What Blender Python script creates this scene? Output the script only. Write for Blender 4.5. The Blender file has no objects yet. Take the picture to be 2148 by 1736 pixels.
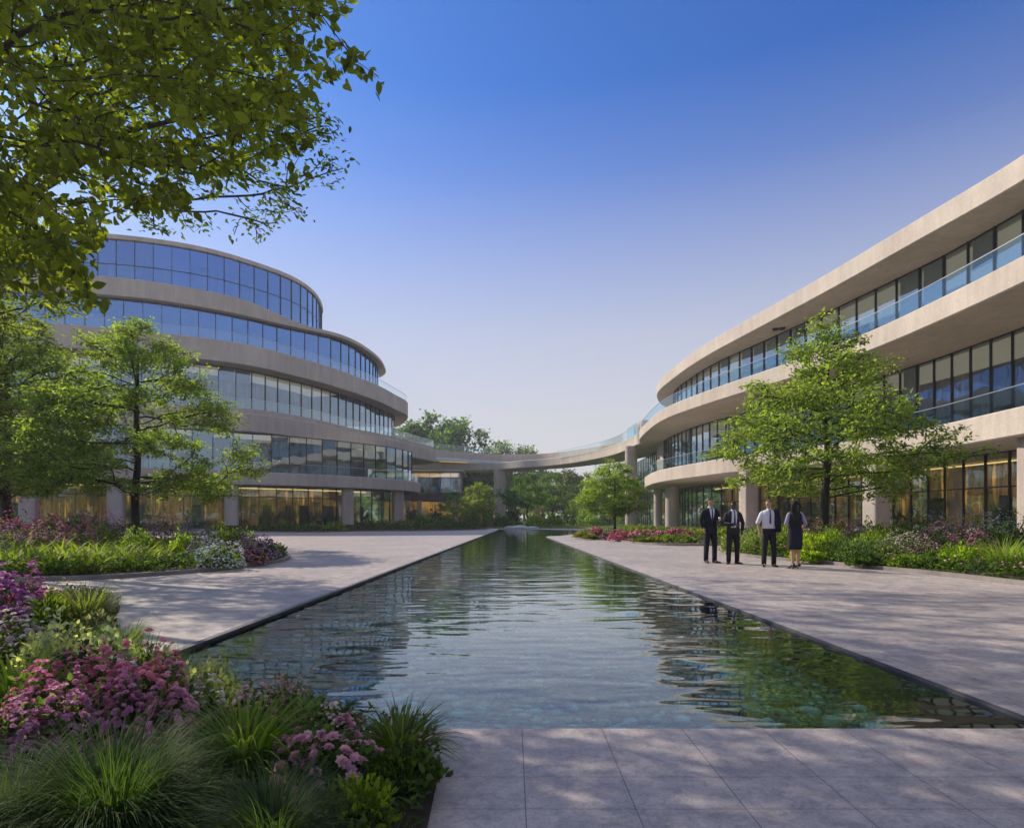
import bpy, bmesh, math, random
import numpy as np
from mathutils import Vector, Matrix
from mathutils.geometry import tessellate_polygon

S = bpy.context.scene
COL = S.collection
RS = np.random.RandomState(7)
random.seed(7)

# ------------------------------------------------------------------ camera geometry
F, CX, HY, H = 1350.0, 1074.0, 1085.0, 1.28
def P(x, y, z):
    """plan position of a point seen at (x, y) whose real height is z"""
    Y = (z - H) * F / (HY - y)
    return ((x - CX) * Y / F, Y)
def G(x, Y):
    return ((x - CX) * Y / F, Y)

# ------------------------------------------------------------------ object helpers
def tag(o, label=None, cat=None, group=None, kind=None):
    if label: o['label'] = label
    if cat: o['category'] = cat
    if group: o['group'] = group
    if kind: o['kind'] = kind
    return o
def empty(name, loc, label, cat, group=None):
    o = bpy.data.objects.new(name, None); COL.objects.link(o)
    o.location = loc; o.empty_display_size = .3
    return tag(o, label, cat, group)
def link(name, me, mat=None, parent=None, color=None, loc=None):
    o = bpy.data.objects.new(name, me); COL.objects.link(o)
    if mat is not None:
        for m in (mat if isinstance(mat, (list, tuple)) else [mat]): me.materials.append(m)
    if parent is not None: o.parent = parent
    if color is not None: o.color = (*color, 1)
    if loc is not None: o.location = loc
    return o
def mesh_np(name, V, Fc, rnd=None, smooth=False, midx=None):
    """V (n,3); Fc (m,k) equal-size faces, or list of arrays of such"""
    me = bpy.data.meshes.new(name)
    V = np.asarray(V, dtype=np.float32)
    groups = Fc if isinstance(Fc, list) else [Fc]
    groups = [np.asarray(g, dtype=np.int32) for g in groups if len(g)]
    me.vertices.add(len(V)); me.vertices.foreach_set('co', V.ravel())
    nl = sum(g.size for g in groups); nf = sum(len(g) for g in groups)
    me.loops.add(nl); me.polygons.add(nf)
    me.loops.foreach_set('vertex_index', np.concatenate([g.ravel() for g in groups]))
    st = []; c = 0
    for g in groups:
        k = g.shape[1]; st.append(c + np.arange(len(g)) * k); c += g.size
    me.polygons.foreach_set('loop_start', np.concatenate(st).astype(np.int32))
    if smooth: me.polygons.foreach_set('use_smooth', np.ones(nf, dtype=bool))
    else: me.polygons.foreach_set('use_smooth', np.zeros(nf, dtype=bool))
    if midx is not None: me.polygons.foreach_set('material_index', np.asarray(midx, dtype=np.int32))
    me.update(calc_edges=True)
    if rnd is not None:
        a = me.attributes.new('rnd', 'FLOAT', 'POINT'); a.data.foreach_set('value', np.asarray(rnd, dtype=np.float32))
    me.validate()
    return me

class MB:
    """collects shapes into one mesh"""
    def __init__(s): s.v = []; s.f = []; s.m = []; s.sm = []
    def add(s, vs, fs, m=0, smooth=False):
        b = len(s.v); s.v += [tuple(v) for v in vs]
        for f in fs: s.f.append([b + i for i in f]); s.m.append(m); s.sm.append(smooth)
    def box(s, c, d, rz=0, m=0):
        x, y, z = d[0] / 2, d[1] / 2, d[2] / 2; ca, sa = math.cos(rz), math.sin(rz)
        vs = []
        for k in (-1, 1):
            for (i, j) in ((-1, -1), (1, -1), (1, 1), (-1, 1)):
                px, py = i * x, j * y
                vs.append((c[0] + px * ca - py * sa, c[1] + px * sa + py * ca, c[2] + k * z))
        s.add(vs, [(3, 2, 1, 0), (4, 5, 6, 7), (0, 1, 5, 4), (1, 2, 6, 5), (2, 3, 7, 6), (3, 0, 4, 7)], m)
    def tube(s, pts, rad, n=8, m=0, cap=True, squash=None):
        """rad per point: r or (rx, ry); rings perpendicular to path"""
        pts = [Vector(p) for p in pts]; rings = []
        for i, p in enumerate(pts):
            d = (pts[min(i + 1, len(pts) - 1)] - pts[max(i - 1, 0)]).normalized()
            ref = Vector((0, 1, 0)) if abs(d.y) < .9 else Vector((1, 0, 0))
            ax = ref.cross(d).normalized(); ay = d.cross(ax)
            r = rad[i]; rx, ry = r if isinstance(r, tuple) else (r, r)
            rings.append([p + ax * math.cos(2 * math.pi * k / n) * rx + ay * math.sin(2 * math.pi * k / n) * ry for k in range(n)])
        vs = [v for r in rings for v in r]; fs = []
        for i in range(len(pts) - 1):
            for k in range(n):
                a = i * n + k; b = i * n + (k + 1) % n
                fs.append((a, b, b + n, a + n))
        s.add(vs, fs, m, True)
        if cap:
            b = len(s.v) - len(vs)
            s.f.append([b + k for k in range(n)][::-1]); s.m.append(m); s.sm.append(False)
            s.f.append([b + (len(pts) - 1) * n + k for k in range(n)]); s.m.append(m); s.sm.append(False)
    def mesh(s, name):
        me = bpy.data.meshes.new(name); me.from_pydata(s.v, [], s.f)
        for p, mi, sm in zip(me.polygons, s.m, s.sm): p.material_index = mi; p.use_smooth = sm
        me.update(); return me
    def build(s, name, mat, parent=None, color=None, loc=None):
        return link(name, s.mesh(name), mat, parent, color, loc)

# ------------------------------------------------------------------ materials
def mat(name):
    m = bpy.data.materials.new(name); m.use_nodes = True
    nt = m.node_tree
    for n in list(nt.nodes): nt.nodes.remove(n)
    return m, nt
class N:
    def __init__(s, nt): s.nt = nt
    def __call__(s, typ, ins=None, **kw):
        n = s.nt.nodes.new(typ)
        for k, v in kw.items(): setattr(n, k, v)
        for k, v in (ins or {}).items():
            if isinstance(v, bpy.types.NodeSocket): s.nt.links.new(v, n.inputs[k])
            else: n.inputs[k].default_value = v
        return n
def ramp(n, fac, stops):
    r = n('ShaderNodeValToRGB', {'Fac': fac}); e = r.color_ramp.elements
    while len(e) < len(stops): e.new(.5)
    for el, (p, c) in zip(e, stops): el.position = p; el.color = (*c, 1) if len(c) == 3 else c
    return r.outputs[0]
def out(n, sh): n('ShaderNodeOutputMaterial', {'Surface': sh})
def mixc(n, f, a, b, bt='MIX'):
    m = n('ShaderNodeMix', data_type='RGBA', blend_type=bt)
    for k, v in ((0, f), (6, a), (7, b)):
        if isinstance(v, bpy.types.NodeSocket): n.nt.links.new(v, m.inputs[k])
        else: m.inputs[k].default_value = v if k == 0 else (*v, 1) if len(v) == 3 else v
    return m.outputs[2]
def math_(n, op, a, b=None, c=None):
    m = n('ShaderNodeMath', operation=op)
    for i, v in enumerate((a, b, c)):
        if v is None: continue
        if isinstance(v, bpy.types.NodeSocket): n.nt.links.new(v, m.inputs[i])
        else: m.inputs[i].default_value = v
    return m.outputs[0]

def M_stone(name, c1, c2, scale=.25, rough=.75, bump=.15, fine=6, streak=True):
    m, nt = mat(name); n = N(nt)
    g = n('ShaderNodeNewGeometry').outputs['Position']
    a = n('ShaderNodeTexNoise', {'Vector': g, 'Scale': scale, 'Detail': 6., 'Roughness': .6}).outputs[0]
    mp = n('ShaderNodeMapping', {'Vector': g, 'Scale': (1.2, 1.2, .15)}).outputs[0]
    b = n('ShaderNodeTexNoise', {'Vector': mp, 'Scale': 1.1, 'Detail': 5., 'Roughness': .65}).outputs[0]
    d = n('ShaderNodeTexNoise', {'Vector': g, 'Scale': float(fine), 'Detail': 5., 'Roughness': .7}).outputs[0]
    c = ramp(n, a, [(.35, c1), (.68, c2)])
    if streak: c = mixc(n, 1., c, ramp(n, b, [(.3, (.82, .81, .8)), (.62, (1, 1, 1))]), 'MULTIPLY')
    c = mixc(n, 1., c, ramp(n, d, [(.3, (.88, .88, .88)), (.7, (1.06, 1.06, 1.06))]), 'MULTIPLY')
    bp = n('ShaderNodeBump', {'Height': d, 'Strength': bump, 'Distance': .02}).outputs[0]
    out(n, n('ShaderNodeBsdfPrincipled', {'Base Color': c, 'Roughness': rough, 'Normal': bp}).outputs[0]); return m

def M_leaf(name, trans=.55, rough=.55, spec=.22, dark=.38, light=1.45, yellow=(1.15, 1.05, .7)):
    """foliage colour comes from the object; leaves vary one by one"""
    m, nt = mat(name); n = N(nt)
    oc = n('ShaderNodeObjectInfo').outputs['Color']
    r = n('ShaderNodeAttribute', attribute_name='rnd').outputs['Fac']
    k = ramp(n, r, [(0, (dark,) * 3), (.6, (1, 1, 1)), (1, (light * yellow[0], light * yellow[1], light * yellow[2]))])
    c = mixc(n, 1., oc, k, 'MULTIPLY')
    ct = mixc(n, 1., c, (1.65, 1.8, .5), 'MULTIPLY')
    p = n('ShaderNodeBsdfPrincipled', {'Base Color': c, 'Roughness': rough, 'Specular IOR Level': spec}).outputs[0]
    t = n('ShaderNodeBsdfTranslucent', {'Color': ct}).outputs[0]
    out(n, n('ShaderNodeMixShader', {0: trans, 1: p, 2: t}).outputs[0]); return m

def M_petal(name):
    m, nt = mat(name); n = N(nt)
    oc = n('ShaderNodeObjectInfo').outputs['Color']
    r = n('ShaderNodeAttribute', attribute_name='rnd').outputs['Fac']
    k = ramp(n, r, [(0, (.8, .7, .85)), (.5, (1.05, 1.1, 1.1)), (1, (1.35, 1.7, 1.5))])
    c = mixc(n, 1., oc, k, 'MULTIPLY')
    p = n('ShaderNodeBsdfPrincipled', {'Base Color': c, 'Roughness': .6, 'Specular IOR Level': .2}).outputs[0]
    t = n('ShaderNodeBsdfTranslucent', {'Color': c}).outputs[0]
    out(n, n('ShaderNodeMixShader', {0: .35, 1: p, 2: t}).outputs[0]); return m

def M_plain(name, c, rough=.6, metal=0., spec=.5, noise=.12, scale=8.):
    m, nt = mat(name); n = N(nt)
    g = n('ShaderNodeNewGeometry').outputs['Position']
    a = n('ShaderNodeTexNoise', {'Vector': g, 'Scale': scale, 'Detail': 4.}).outputs[0]
    k = ramp(n, a, [(.3, (1 - noise,) * 3), (.7, (1 + noise,) * 3)])
    cc = mixc(n, 1., (*c, 1), k, 'MULTIPLY')
    out(n, n('ShaderNodeBsdfPrincipled', {'Base Color': cc, 'Roughness': rough, 'Metallic': metal, 'Specular IOR Level': spec}).outputs[0]); return m

def M_glass(name, tint=(.5, .62, .66), refl=(.8, .9, 1.), base=.22, pw=4., rough=.02, gain=.75):
    """coated facade glass: reflects more towards grazing, lets the tinted rest through"""
    m, nt = mat(name); n = N(nt)
    lw = n('ShaderNodeLayerWeight', {'Blend': .5}).outputs['Facing']
    f = math_(n, 'MULTIPLY_ADD', math_(n, 'POWER', lw, pw), gain, base)
    tr = n('ShaderNodeBsdfTransparent', {'Color': (*tint, 1)}).outputs[0]
    g = n('ShaderNodeNewGeometry').outputs['Position']
    w = n('ShaderNodeTexNoise', {'Vector': g, 'Scale': .8, 'Detail': 1.}).outputs[0]
    bp = n('ShaderNodeBump', {'Height': w, 'Strength': .05, 'Distance': .12}).outputs[0]
    gl = n('ShaderNodeBsdfGlossy', {'Color': (*refl, 1), 'Roughness': rough, 'Normal': bp}).outputs[0]
    out(n, n('ShaderNodeMixShader', {0: f, 1: tr, 2: gl}).outputs[0]); return m

def M_emit(name, c, s):
    m, nt = mat(name); n = N(nt)
    out(n, n('ShaderNodeEmission', {'Color': (*c, 1), 'Strength': s}).outputs[0]); return m

def M_interior(name, cols, warm=0.):
    """inside wall of the offices: tall curtain folds, shelves and panels"""
    m, nt = mat(name); n = N(nt)
    g = n('ShaderNodeNewGeometry').outputs['Position']
    mp = n('ShaderNodeMapping', {'Vector': g, 'Scale': (1., 1., .1)}).outputs[0]
    a = n('ShaderNodeTexNoise', {'Vector': mp, 'Scale': 1.3, 'Detail': 4., 'Roughness': .75}).outputs[0]
    c = ramp(n, a, cols)
    b = n('ShaderNodeTexNoise', {'Vector': g, 'Scale': .33, 'Detail': 2.}).outputs[0]
    c = mixc(n, 1., c, ramp(n, b, [(.38, (.18, .2, .22)), (.6, (1, 1, 1))]), 'MULTIPLY')
    p = n('ShaderNodeBsdfPrincipled', {'Base Color': c, 'Roughness': .7}).outputs[0]
    if warm:  # wall glows by itself, standing in for lamp light falling on it
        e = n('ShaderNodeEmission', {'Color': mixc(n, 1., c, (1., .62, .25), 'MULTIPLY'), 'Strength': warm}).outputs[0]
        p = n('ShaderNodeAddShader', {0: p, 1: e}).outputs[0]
    out(n, p); return m

concrete = M_stone('pale_concrete', (.53, .465, .39), (.65, .58, .49), .22, .72, .12)
column_m = M_stone('column_concrete', (.48, .42, .36), (.6, .53, .455), .5, .7, .15)
frame_m = M_plain('dark_window_frame', (.03, .034, .04), .4, .3)
glass_hi = M_glass('blue_coated_glass', (.5, .68, .95), (.36, .62, 1.), .36, 3.)
glass_mid = M_glass('clear_office_glass', (.78, .84, .85), (.64, .8, 1.), .2, 3.)
glass_low = M_glass('lobby_glass', (.7, .8, .74), (.8, .9, .95), .14, 3.)
rail_glass = M_glass('balustrade_glass', (.82, .935, .965), (.75, .9, 1.), .05, 3.5, .02, .3)
clear_rail = M_glass('clear_balustrade_glass', (.93, .972, .98), (.85, .95, 1.), .05, 3., .02, .35)
inside_up = M_interior('office_interior', [(.3, (.09, .09, .1)), (.5, (.26, .24, .21)), (.7, (.6, .54, .44))])
inside_low = M_interior('lobby_interior', [(.34, (.03, .022, .015)), (.44, (.22, .15, .08)), (.52, (.05, .045, .035)), (.58, (.16, .12, .08)), (.68, (.75, .5, .24))], 1.1)  # lobby wall has the room's warm light put in as its own glow
lamp_warm = M_emit('warm_ceiling_light', (1., .58, .22), 1.8)
bark = M_stone('bark', (.03, .024, .018), (.06, .048, .036), 3., .85, .6, 18, False)
blind_m = M_plain('linen_blind', (.72, .67, .58), .8)
leafm = M_leaf('leaf'); bladem = M_leaf('grass_blade', .4, .6, .12, .6, 1.3)
petal = M_petal('petal')

# paving
def M_paving():
    m, nt = mat('stone_paving'); n = N(nt)
    g = n('ShaderNodeNewGeometry').outputs['Position']
    sx = n('ShaderNodeSeparateXYZ', {0: g}); X, Y = sx.outputs[0], sx.outputs[1]
    def line(coord, off, per, w):
        q = math_(n, 'MODULO', math_(n, 'ADD', coord, -off + per * 400), per)
        d = math_(n, 'MINIMUM', q, math_(n, 'SUBTRACT', per, q))
        return math_(n, 'LESS_THAN', d, w)
    l1 = line(X, .545, .485, .0024)
    near = math_(n, 'LESS_THAN', Y, 3.92)
    r1 = math_(n, 'LESS_THAN', math_(n, 'ABSOLUTE', math_(n, 'ADD', Y, -3.18)), .0022)
    r2 = math_(n, 'LESS_THAN', math_(n, 'ABSOLUTE', math_(n, 'ADD', Y, -2.83)), .0022)
    r3 = math_(n, 'LESS_THAN', math_(n, 'ABSOLUTE', math_(n, 'ADD', Y, -2.35)), .0017)
    r4 = line(Y, .1, .97, .003)
    far = math_(n, 'SUBTRACT', 1., near)
    l2 = line(X, .545, .97, .004)
    j = math_(n, 'ADD', math_(n, 'MULTIPLY', near, math_(n, 'MAXIMUM', l1, math_(n, 'MAXIMUM', r1, math_(n, 'MAXIMUM', r2, r3)))),
              math_(n, 'MULTIPLY', far, math_(n, 'MULTIPLY', .75, math_(n, 'MAXIMUM', l2, r4))))
    j = math_(n, 'MINIMUM', j, 1.)
    cell = n('ShaderNodeCombineXYZ', {0: math_(n, 'FLOOR', math_(n, 'DIVIDE', math_(n, 'ADD', X, -.545), .485)), 1: math_(n, 'FLOOR', math_(n, 'DIVIDE', Y, .49))}).outputs[0]
    wn = n('ShaderNodeTexWhiteNoise', {'Vector': cell}).outputs[0]
    big = n('ShaderNodeTexNoise', {'Vector': g, 'Scale': .35, 'Detail': 5., 'Roughness': .6}).outputs[0]
    mid = n('ShaderNodeTexNoise', {'Vector': g, 'Scale': 3.5, 'Detail': 8., 'Roughness': .72}).outputs[0]
    fine = n('ShaderNodeTexNoise', {'Vector': g, 'Scale': 60., 'Detail': 6., 'Roughness': .8}).outputs[0]
    vein = n('ShaderNodeTexVoronoi', {'Vector': g, 'Scale': 22.}).outputs[0]
    c = ramp(n, big, [(.3, (.36, .325, .31)), (.7, (.48, .43, .405))])
    c = mixc(n, 1., c, ramp(n, mid, [(.32, (.6, .6, .63)), (.52, (.95, .95, .95)), (.7, (1.22, 1.2, 1.17))]), 'MULTIPLY')
    spk = n('ShaderNodeTexNoise', {'Vector': g, 'Scale': 14., 'Detail': 6., 'Roughness': .8, 'Distortion': 1.2}).outputs[0]
    c = mixc(n, 1., c, ramp(n, spk, [(.36, (.74, .74, .76)), (.5, (1, 1, 1)), (.66, (1.22, 1.21, 1.2))]), 'MULTIPLY')
    c = mixc(n, 1., c, ramp(n, fine, [(.3, (.72, .72, .72)), (.72, (1.25, 1.25, 1.25))]), 'MULTIPLY')
    c = mixc(n, 1., c, ramp(n, wn, [(0, (.93, .93, .94)), (1, (1.05, 1.05, 1.04))]), 'MULTIPLY')
    sp = ramp(n, vein, [(.02, (1.35, 1.35, 1.33)), (.08, (1, 1, 1))])
    c = mixc(n, 1., c, sp, 'MULTIPLY')
    c = mixc(n, math_(n, 'MULTIPLY', j, .9), c, (.08, .07, .07))
    hgt = math_(n, 'SUBTRACT', math_(n, 'MULTIPLY', fine, .3), j)
    bp = n('ShaderNodeBump', {'Height': hgt, 'Strength': .35, 'Distance': .006}).outputs[0]
    ro = ramp(n, mid, [(.3, (.42,) * 3), (.7, (.62,) * 3)])
    out(n, n('ShaderNodeBsdfPrincipled', {'Base Color': c, 'Roughness': ro, 'Specular IOR Level': .45, 'Normal': bp}).outputs[0]); return m
paving = M_paving()
kerb_m = M_stone('kerb_stone', (.2, .18, .165), (.33, .3, .27), 1.5, .7, .2, 14)
dark_stone = M_stone('dark_coping_stone', (.07, .072, .085), (.13, .13, .145), 2., .5, .2, 20)
soil_m = M_stone('garden_soil', (.025, .018, .012), (.07, .05, .035), 5., .95, .9, 40, False)
def M_ground():
    m, nt = mat('meadow'); n = N(nt)
    g = n('ShaderNodeNewGeometry').outputs['Position']
    a = n('ShaderNodeTexNoise', {'Vector': g, 'Scale': .08, 'Detail': 6.}).outputs[0]
    b = n('ShaderNodeTexNoise', {'Vector': g, 'Scale': 4., 'Detail': 6., 'Roughness': .8}).outputs[0]
    c = ramp(n, a, [(.35, (.05, .085, .02)), (.65, (.1, .14, .035))])
    c = mixc(n, 1., c, ramp(n, b, [(.3, (.6, .6, .6)), (.7, (1.3, 1.3, 1.2))]), 'MULTIPLY')
    bp = n('ShaderNodeBump', {'Height': b, 'Strength': .8, 'Distance': .1}).outputs[0]
    out(n, n('ShaderNodeBsdfPrincipled', {'Base Color': c, 'Roughness': .9, 'Normal': bp}).outputs[0]); return m
ground_m = M_ground()
def M_pebbles():
    m, nt = mat('pebble_bed'); n = N(nt)
    g = n('ShaderNodeNewGeometry').outputs['Position']
    wb = n('ShaderNodeTexNoise', {'Vector': g, 'Scale': 3., 'Detail': 2.}).outputs[1]
    gg = mixc(n, .04, g, wb, 'ADD')
    v = n('ShaderNodeTexVoronoi', {'Vector': gg, 'Scale': 13.})
    c = ramp(n, n('ShaderNodeSeparateColor', {0: v.outputs['Color']}).outputs[0], [(0, (.05, .09, .10)), (.5, (.17, .25, .26)), (.8, (.36, .4, .32)), (1, (.8, .8, .7))])
    c = mixc(n, 1., c, ramp(n, v.outputs['Distance'], [(.3, (1, 1, 1)), (.75, (.3, .3, .3))]), 'MULTIPLY')
    h = math_(n, 'SUBTRACT', 1., v.outputs['Distance'])
    bp = n('ShaderNodeBump', {'Height': h, 'Strength': 1., 'Distance': .03}).outputs[0]
    out(n, n('ShaderNodeBsdfPrincipled', {'Base Color': c, 'Roughness': .6, 'Normal': bp}).outputs[0]); return m
pebble_bed = M_pebbles()
def M_pebble():
    m, nt = mat('river_pebble'); n = N(nt)
    r = n('ShaderNodeAttribute', attribute_name='rnd').outputs['Fac']
    c = ramp(n, r, [(0, (.05, .08, .08)), (.4, (.17, .23, .21)), (.65, (.34, .38, .27)), (.85, (.62, .65, .57)), (1, (.85, .85, .78))])
    g = n('ShaderNodeNewGeometry').outputs['Position']
    b = n('ShaderNodeTexNoise', {'Vector': g, 'Scale': 40., 'Detail': 4.}).outputs[0]
    c = mixc(n, 1., c, ramp(n, b, [(.3, (.75, .75, .75)), (.7, (1.2, 1.2, 1.2))]), 'MULTIPLY')
    out(n, n('ShaderNodeBsdfPrincipled', {'Base Color': c, 'Roughness': .55}).outputs[0]); return m
pebble_m = M_pebble()
def M_water():
    m, nt = mat('pool_water'); n = N(nt)
    g = n('ShaderNodeNewGeometry').outputs['Position']
    m1 = n('ShaderNodeMapping', {'Vector': g, 'Scale': (.42, 1., 1.), 'Rotation': (0, 0, .06)}).outputs[0]
    a = n('ShaderNodeTexNoise', {'Vector': m1, 'Scale': 1.9, 'Detail': 1., 'Roughness': .5, 'Distortion': .8}).outputs[0]
    b = n('ShaderNodeTexNoise', {'Vector': m1, 'Scale': 3.3, 'Detail': 1.5, 'Roughness': .5, 'Distortion': .6}).outputs[0]
    h = math_(n, 'ADD', math_(n, 'MULTIPLY', a, .0125), math_(n, 'MULTIPLY', b, .0055))
    bp = n('ShaderNodeBump', {'Height': h, 'Strength': 1., 'Distance': 1.}).outputs[0]
    fr = n('ShaderNodeFresnel', {'IOR': 1.36, 'Normal': bp}).outputs[0]
    f = math_(n, 'MINIMUM', math_(n, 'MULTIPLY_ADD', fr, 1.4, .01), 1.)
    tr = n('ShaderNodeBsdfTransparent', {'Color': (.5, .86, .93, 1)}).outputs[0]
    gl = n('ShaderNodeBsdfGlossy', {'Color': (.9, .96, 1., 1), 'Roughness': .02, 'Normal': bp}).outputs[0]
    out(n, n('ShaderNodeMixShader', {0: f, 1: tr, 2: gl}).outputs[0]); return m
water_m = M_water()

# ------------------------------------------------------------------ plan curves
def catmull(pts, step=.9):
    pts = [Vector((*p, 0)) if len(p) == 2 else Vector(p) for p in pts]; o = []
    for i in range(len(pts) - 1):
        p0 = pts[max(i - 1, 0)]; p1 = pts[i]; p2 = pts[i + 1]; p3 = pts[min(i + 2, len(pts) - 1)]
        k = max(1, int((p2 - p1).length / step))
        # centripetal-ish: scale tangents to the segment length
        L = (p2 - p1).length
        t1 = (p2 - p0).normalized() * L if i else (p2 - p1)
        t2 = (p3 - p1).normalized() * L if i < len(pts) - 2 else (p2 - p1)
        for j in range(k):
            t = j / k; a = 2 * t**3 - 3 * t**2 + 1; b = t**3 - 2 * t**2 + t; c = -2 * t**3 + 3 * t**2; d = t**3 - t**2
            o.append(p1 * a + t1 * b + p2 * c + t2 * d)
    o.append(pts[-1]); return [(p.x, p.y) for p in o]
def smooth_line(pts, it=2):
    for _ in range(it):
        q = [pts[0]]
        for i in range(1, len(pts) - 1):
            q.append(((pts[i - 1][0] + 2 * pts[i][0] + pts[i + 1][0]) / 4, (pts[i - 1][1] + 2 * pts[i][1] + pts[i + 1][1]) / 4))
        q.append(pts[-1]); pts = q
    return pts
def area(p): return .5 * sum(p[i - 1][0] * p[i][1] - p[i][0] * p[i - 1][1] for i in range(len(p)))
def ccw(p): return p if area(p) > 0 else p[::-1]
def offset(p, d, closed=True):
    """inward (left of travel) offset of a polyline"""
    n = len(p); o = []
    for i in range(n):
        a = p[i - 1] if (closed or i > 0) else p[i]; b = p[(i + 1) % n] if (closed or i < n - 1) else p[i]
        dx, dy = b[0] - a[0], b[1] - a[1]; L = math.hypot(dx, dy) or 1
        o.append((p[i][0] - dy / L * d, p[i][1] + dx / L * d))
    return o
def resample(p, step):
    o = [p[0]]; acc = 0
    for a, b in zip(p, p[1:]):
        L = math.hypot(b[0] - a[0], b[1] - a[1]); t = step - acc
        while t <= L and L > 0:
            o.append((a[0] + (b[0] - a[0]) * t / L, a[1] + (b[1] - a[1]) * t / L)); t += step
        acc = L - (t - step)
    return o
def cap_faces(p):
    return [tuple(t) for t in tessellate_polygon([[Vector((x, y, 0)) for x, y in p]])]
def fix(me, up=True):
    bm = bmesh.new(); bm.from_mesh(me); bmesh.ops.recalc_face_normals(bm, faces=bm.faces); bm.to_mesh(me); bm.free()
def slab(name, poly, zb, zt, m, parent=None, top=None, ch=.07):
    """thick slab with a small chamfer; top: function (x, y)->z for a sloped upper edge"""
    p = ccw(poly); n = len(p); q = offset(p, ch)
    top = top or (lambda x, y: zt)
    rings = [[(x, y, zb) for x, y in q], [(x, y, zb + ch) for x, y in p],
             [(x, y, top(x, y) - ch) for x, y in p], [(q[i][0], q[i][1], top(*p[i])) for i in range(n)]]
    mb = MB()
    for r in range(3):   # own vertices per facet ring: smooth round the curve, crisp at the edges
        mb.add(rings[r] + rings[r + 1], [(i, (i + 1) % n, n + (i + 1) % n, n + i) for i in range(n)], 0, True)
    tf = cap_faces(q)
    def orient(t, upw):
        a, b, c = (q[i] for i in t); s = (b[0] - a[0]) * (c[1] - a[1]) - (b[1] - a[1]) * (c[0] - a[0])
        return t if (s > 0) == upw else t[::-1]
    mb.add([(x, y, zb) for x, y in q], [orient(t, False) for t in tf])
    mb.add([(q[i][0], q[i][1], top(*p[i])) for i in range(n)], [orient(t, True) for t in tf])
    me = mb.mesh(name)
    # keep the fascia smooth round the curve, crisp at its edges
    for e in me.edges: pass
    return link(name, me, m, parent)
def sheet(name, loops, z, m, kind='structure', label=None):
    vs = [Vector((x, y, 0)) for l in loops for x, y in l]
    fs = tessellate_polygon([[Vector((x, y, 0)) for x, y in l] for l in loops])
    me = bpy.data.meshes.new(name); out_f = []
    for t in fs:
        a, b, c = (vs[i] for i in t); s = (b - a).cross(c - a).z
        out_f.append(tuple(t) if s > 0 else tuple(t)[::-1])
    me.from_pydata([(v.x, v.y, z) for v in vs], [], out_f); me.update()
    o = link(name, me, m); tag(o, kind=kind); return o
def ribbon(mb, line, z0, z1, th, m=0, closed=False, zf=None):
    """upright strip with thickness along a polyline (continuous)"""
    a = line; b = offset(line, th, closed); n = len(line); vs = []
    for (x, y), (u, v) in zip(a, b):
        q0, q1 = (z0, z1) if zf is None else zf(x, y)
        vs += [(x, y, q0), (x, y, q1), (u, v, q1), (u, v, q0)]
    fs = []
    for i in range(n if closed else n - 1):
        A = 4 * i; B = 4 * ((i + 1) % n)
        for k in range(4): fs.append((A + k, A + (k + 1) % 4, B + (k + 1) % 4, B + k))
    if not closed: fs += [(0, 1, 2, 3), (4 * n - 1, 4 * n - 2, 4 * n - 3, 4 * n - 4)]
    mb.add(vs, fs, m)

# ------------------------------------------------------------------ glazed storey
PANES = {}
def glazing(parent, line, z0, z1, step, gm, transoms=(), show=lambda i, x, y: True, inward=1, fw=.06, tilt=.006, cap=96, blinds=0):
    """panes (each one a part), and the frame of the storey; line runs so that its left side is inside"""
    pts = resample(line, step); rest = MB(); fr = MB(); bl = MB(); rb = random.Random(len(pts)); cnt = PANES.get(parent.name, 0)
    for i in range(len(pts) - 1):
        a, b = Vector((*pts[i], 0)), Vector((*pts[i + 1], 0)); d = (b - a).normalized(); nn = Vector((-d.y, d.x, 0))
        zs = [z0, *transoms, z1]
        for k in range(len(zs) - 1):
            t1 = random.uniform(-tilt, tilt) * step; t2 = random.uniform(-tilt, tilt) * (zs[k + 1] - zs[k])
            vs = []
            for off in (0, .02):
                for (q, zz, s1, s2) in ((a, zs[k], -1, -1), (b, zs[k], 1, -1), (b, zs[k + 1], 1, 1), (a, zs[k + 1], -1, 1)):
                    vs.append(q + nn * (off + s1 * t1 / 2 + s2 * t2 / 2) + Vector((0, 0, zz)))
            fs = [(0, 1, 2, 3), (7, 6, 5, 4), (0, 4, 5, 1), (1, 5, 6, 2), (2, 6, 7, 3), (3, 7, 4, 0)]
            mid = (a + b) / 2
            if show(i, mid.x, mid.y) and cnt < cap:
                pm = MB(); pm.add(vs, fs); pm.build('window_pane', gm, parent); cnt += 1
            else: rest.add(vs, fs)
        if blinds and rb.random() < blinds:
            hh = (z1 - z0) * (.95 if blinds > .8 and rb.random() < .8 else rb.choice((.25, .4, .55, .8, .95))); bl.box(((a.x + b.x) / 2 + nn.x * .22, (a.y + b.y) / 2 + nn.y * .22, z1 - .06 - hh / 2), (step * .93, .015, hh), math.atan2(d.y, d.x))
        ang = math.atan2(d.y, d.x)
        fr.box((a.x - nn.x * .03, a.y - nn.y * .03, (z0 + z1) / 2), (fw, .14, z1 - z0), ang)
    off = offset(pts, -.05, False)
    for z in (z0 + .05, *transoms, z1 - .05):
        ribbon(fr, off, z - .04, z + .04, .1)
    PANES[parent.name] = cnt
    if rest.v: tag(rest.build('glass_wall', gm, parent), kind='stuff')
    if bl.v: tag(bl.build('roller_blind', blind_m, parent), kind='stuff')
    return fr.build('window_frame', frame_m, parent)
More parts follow.
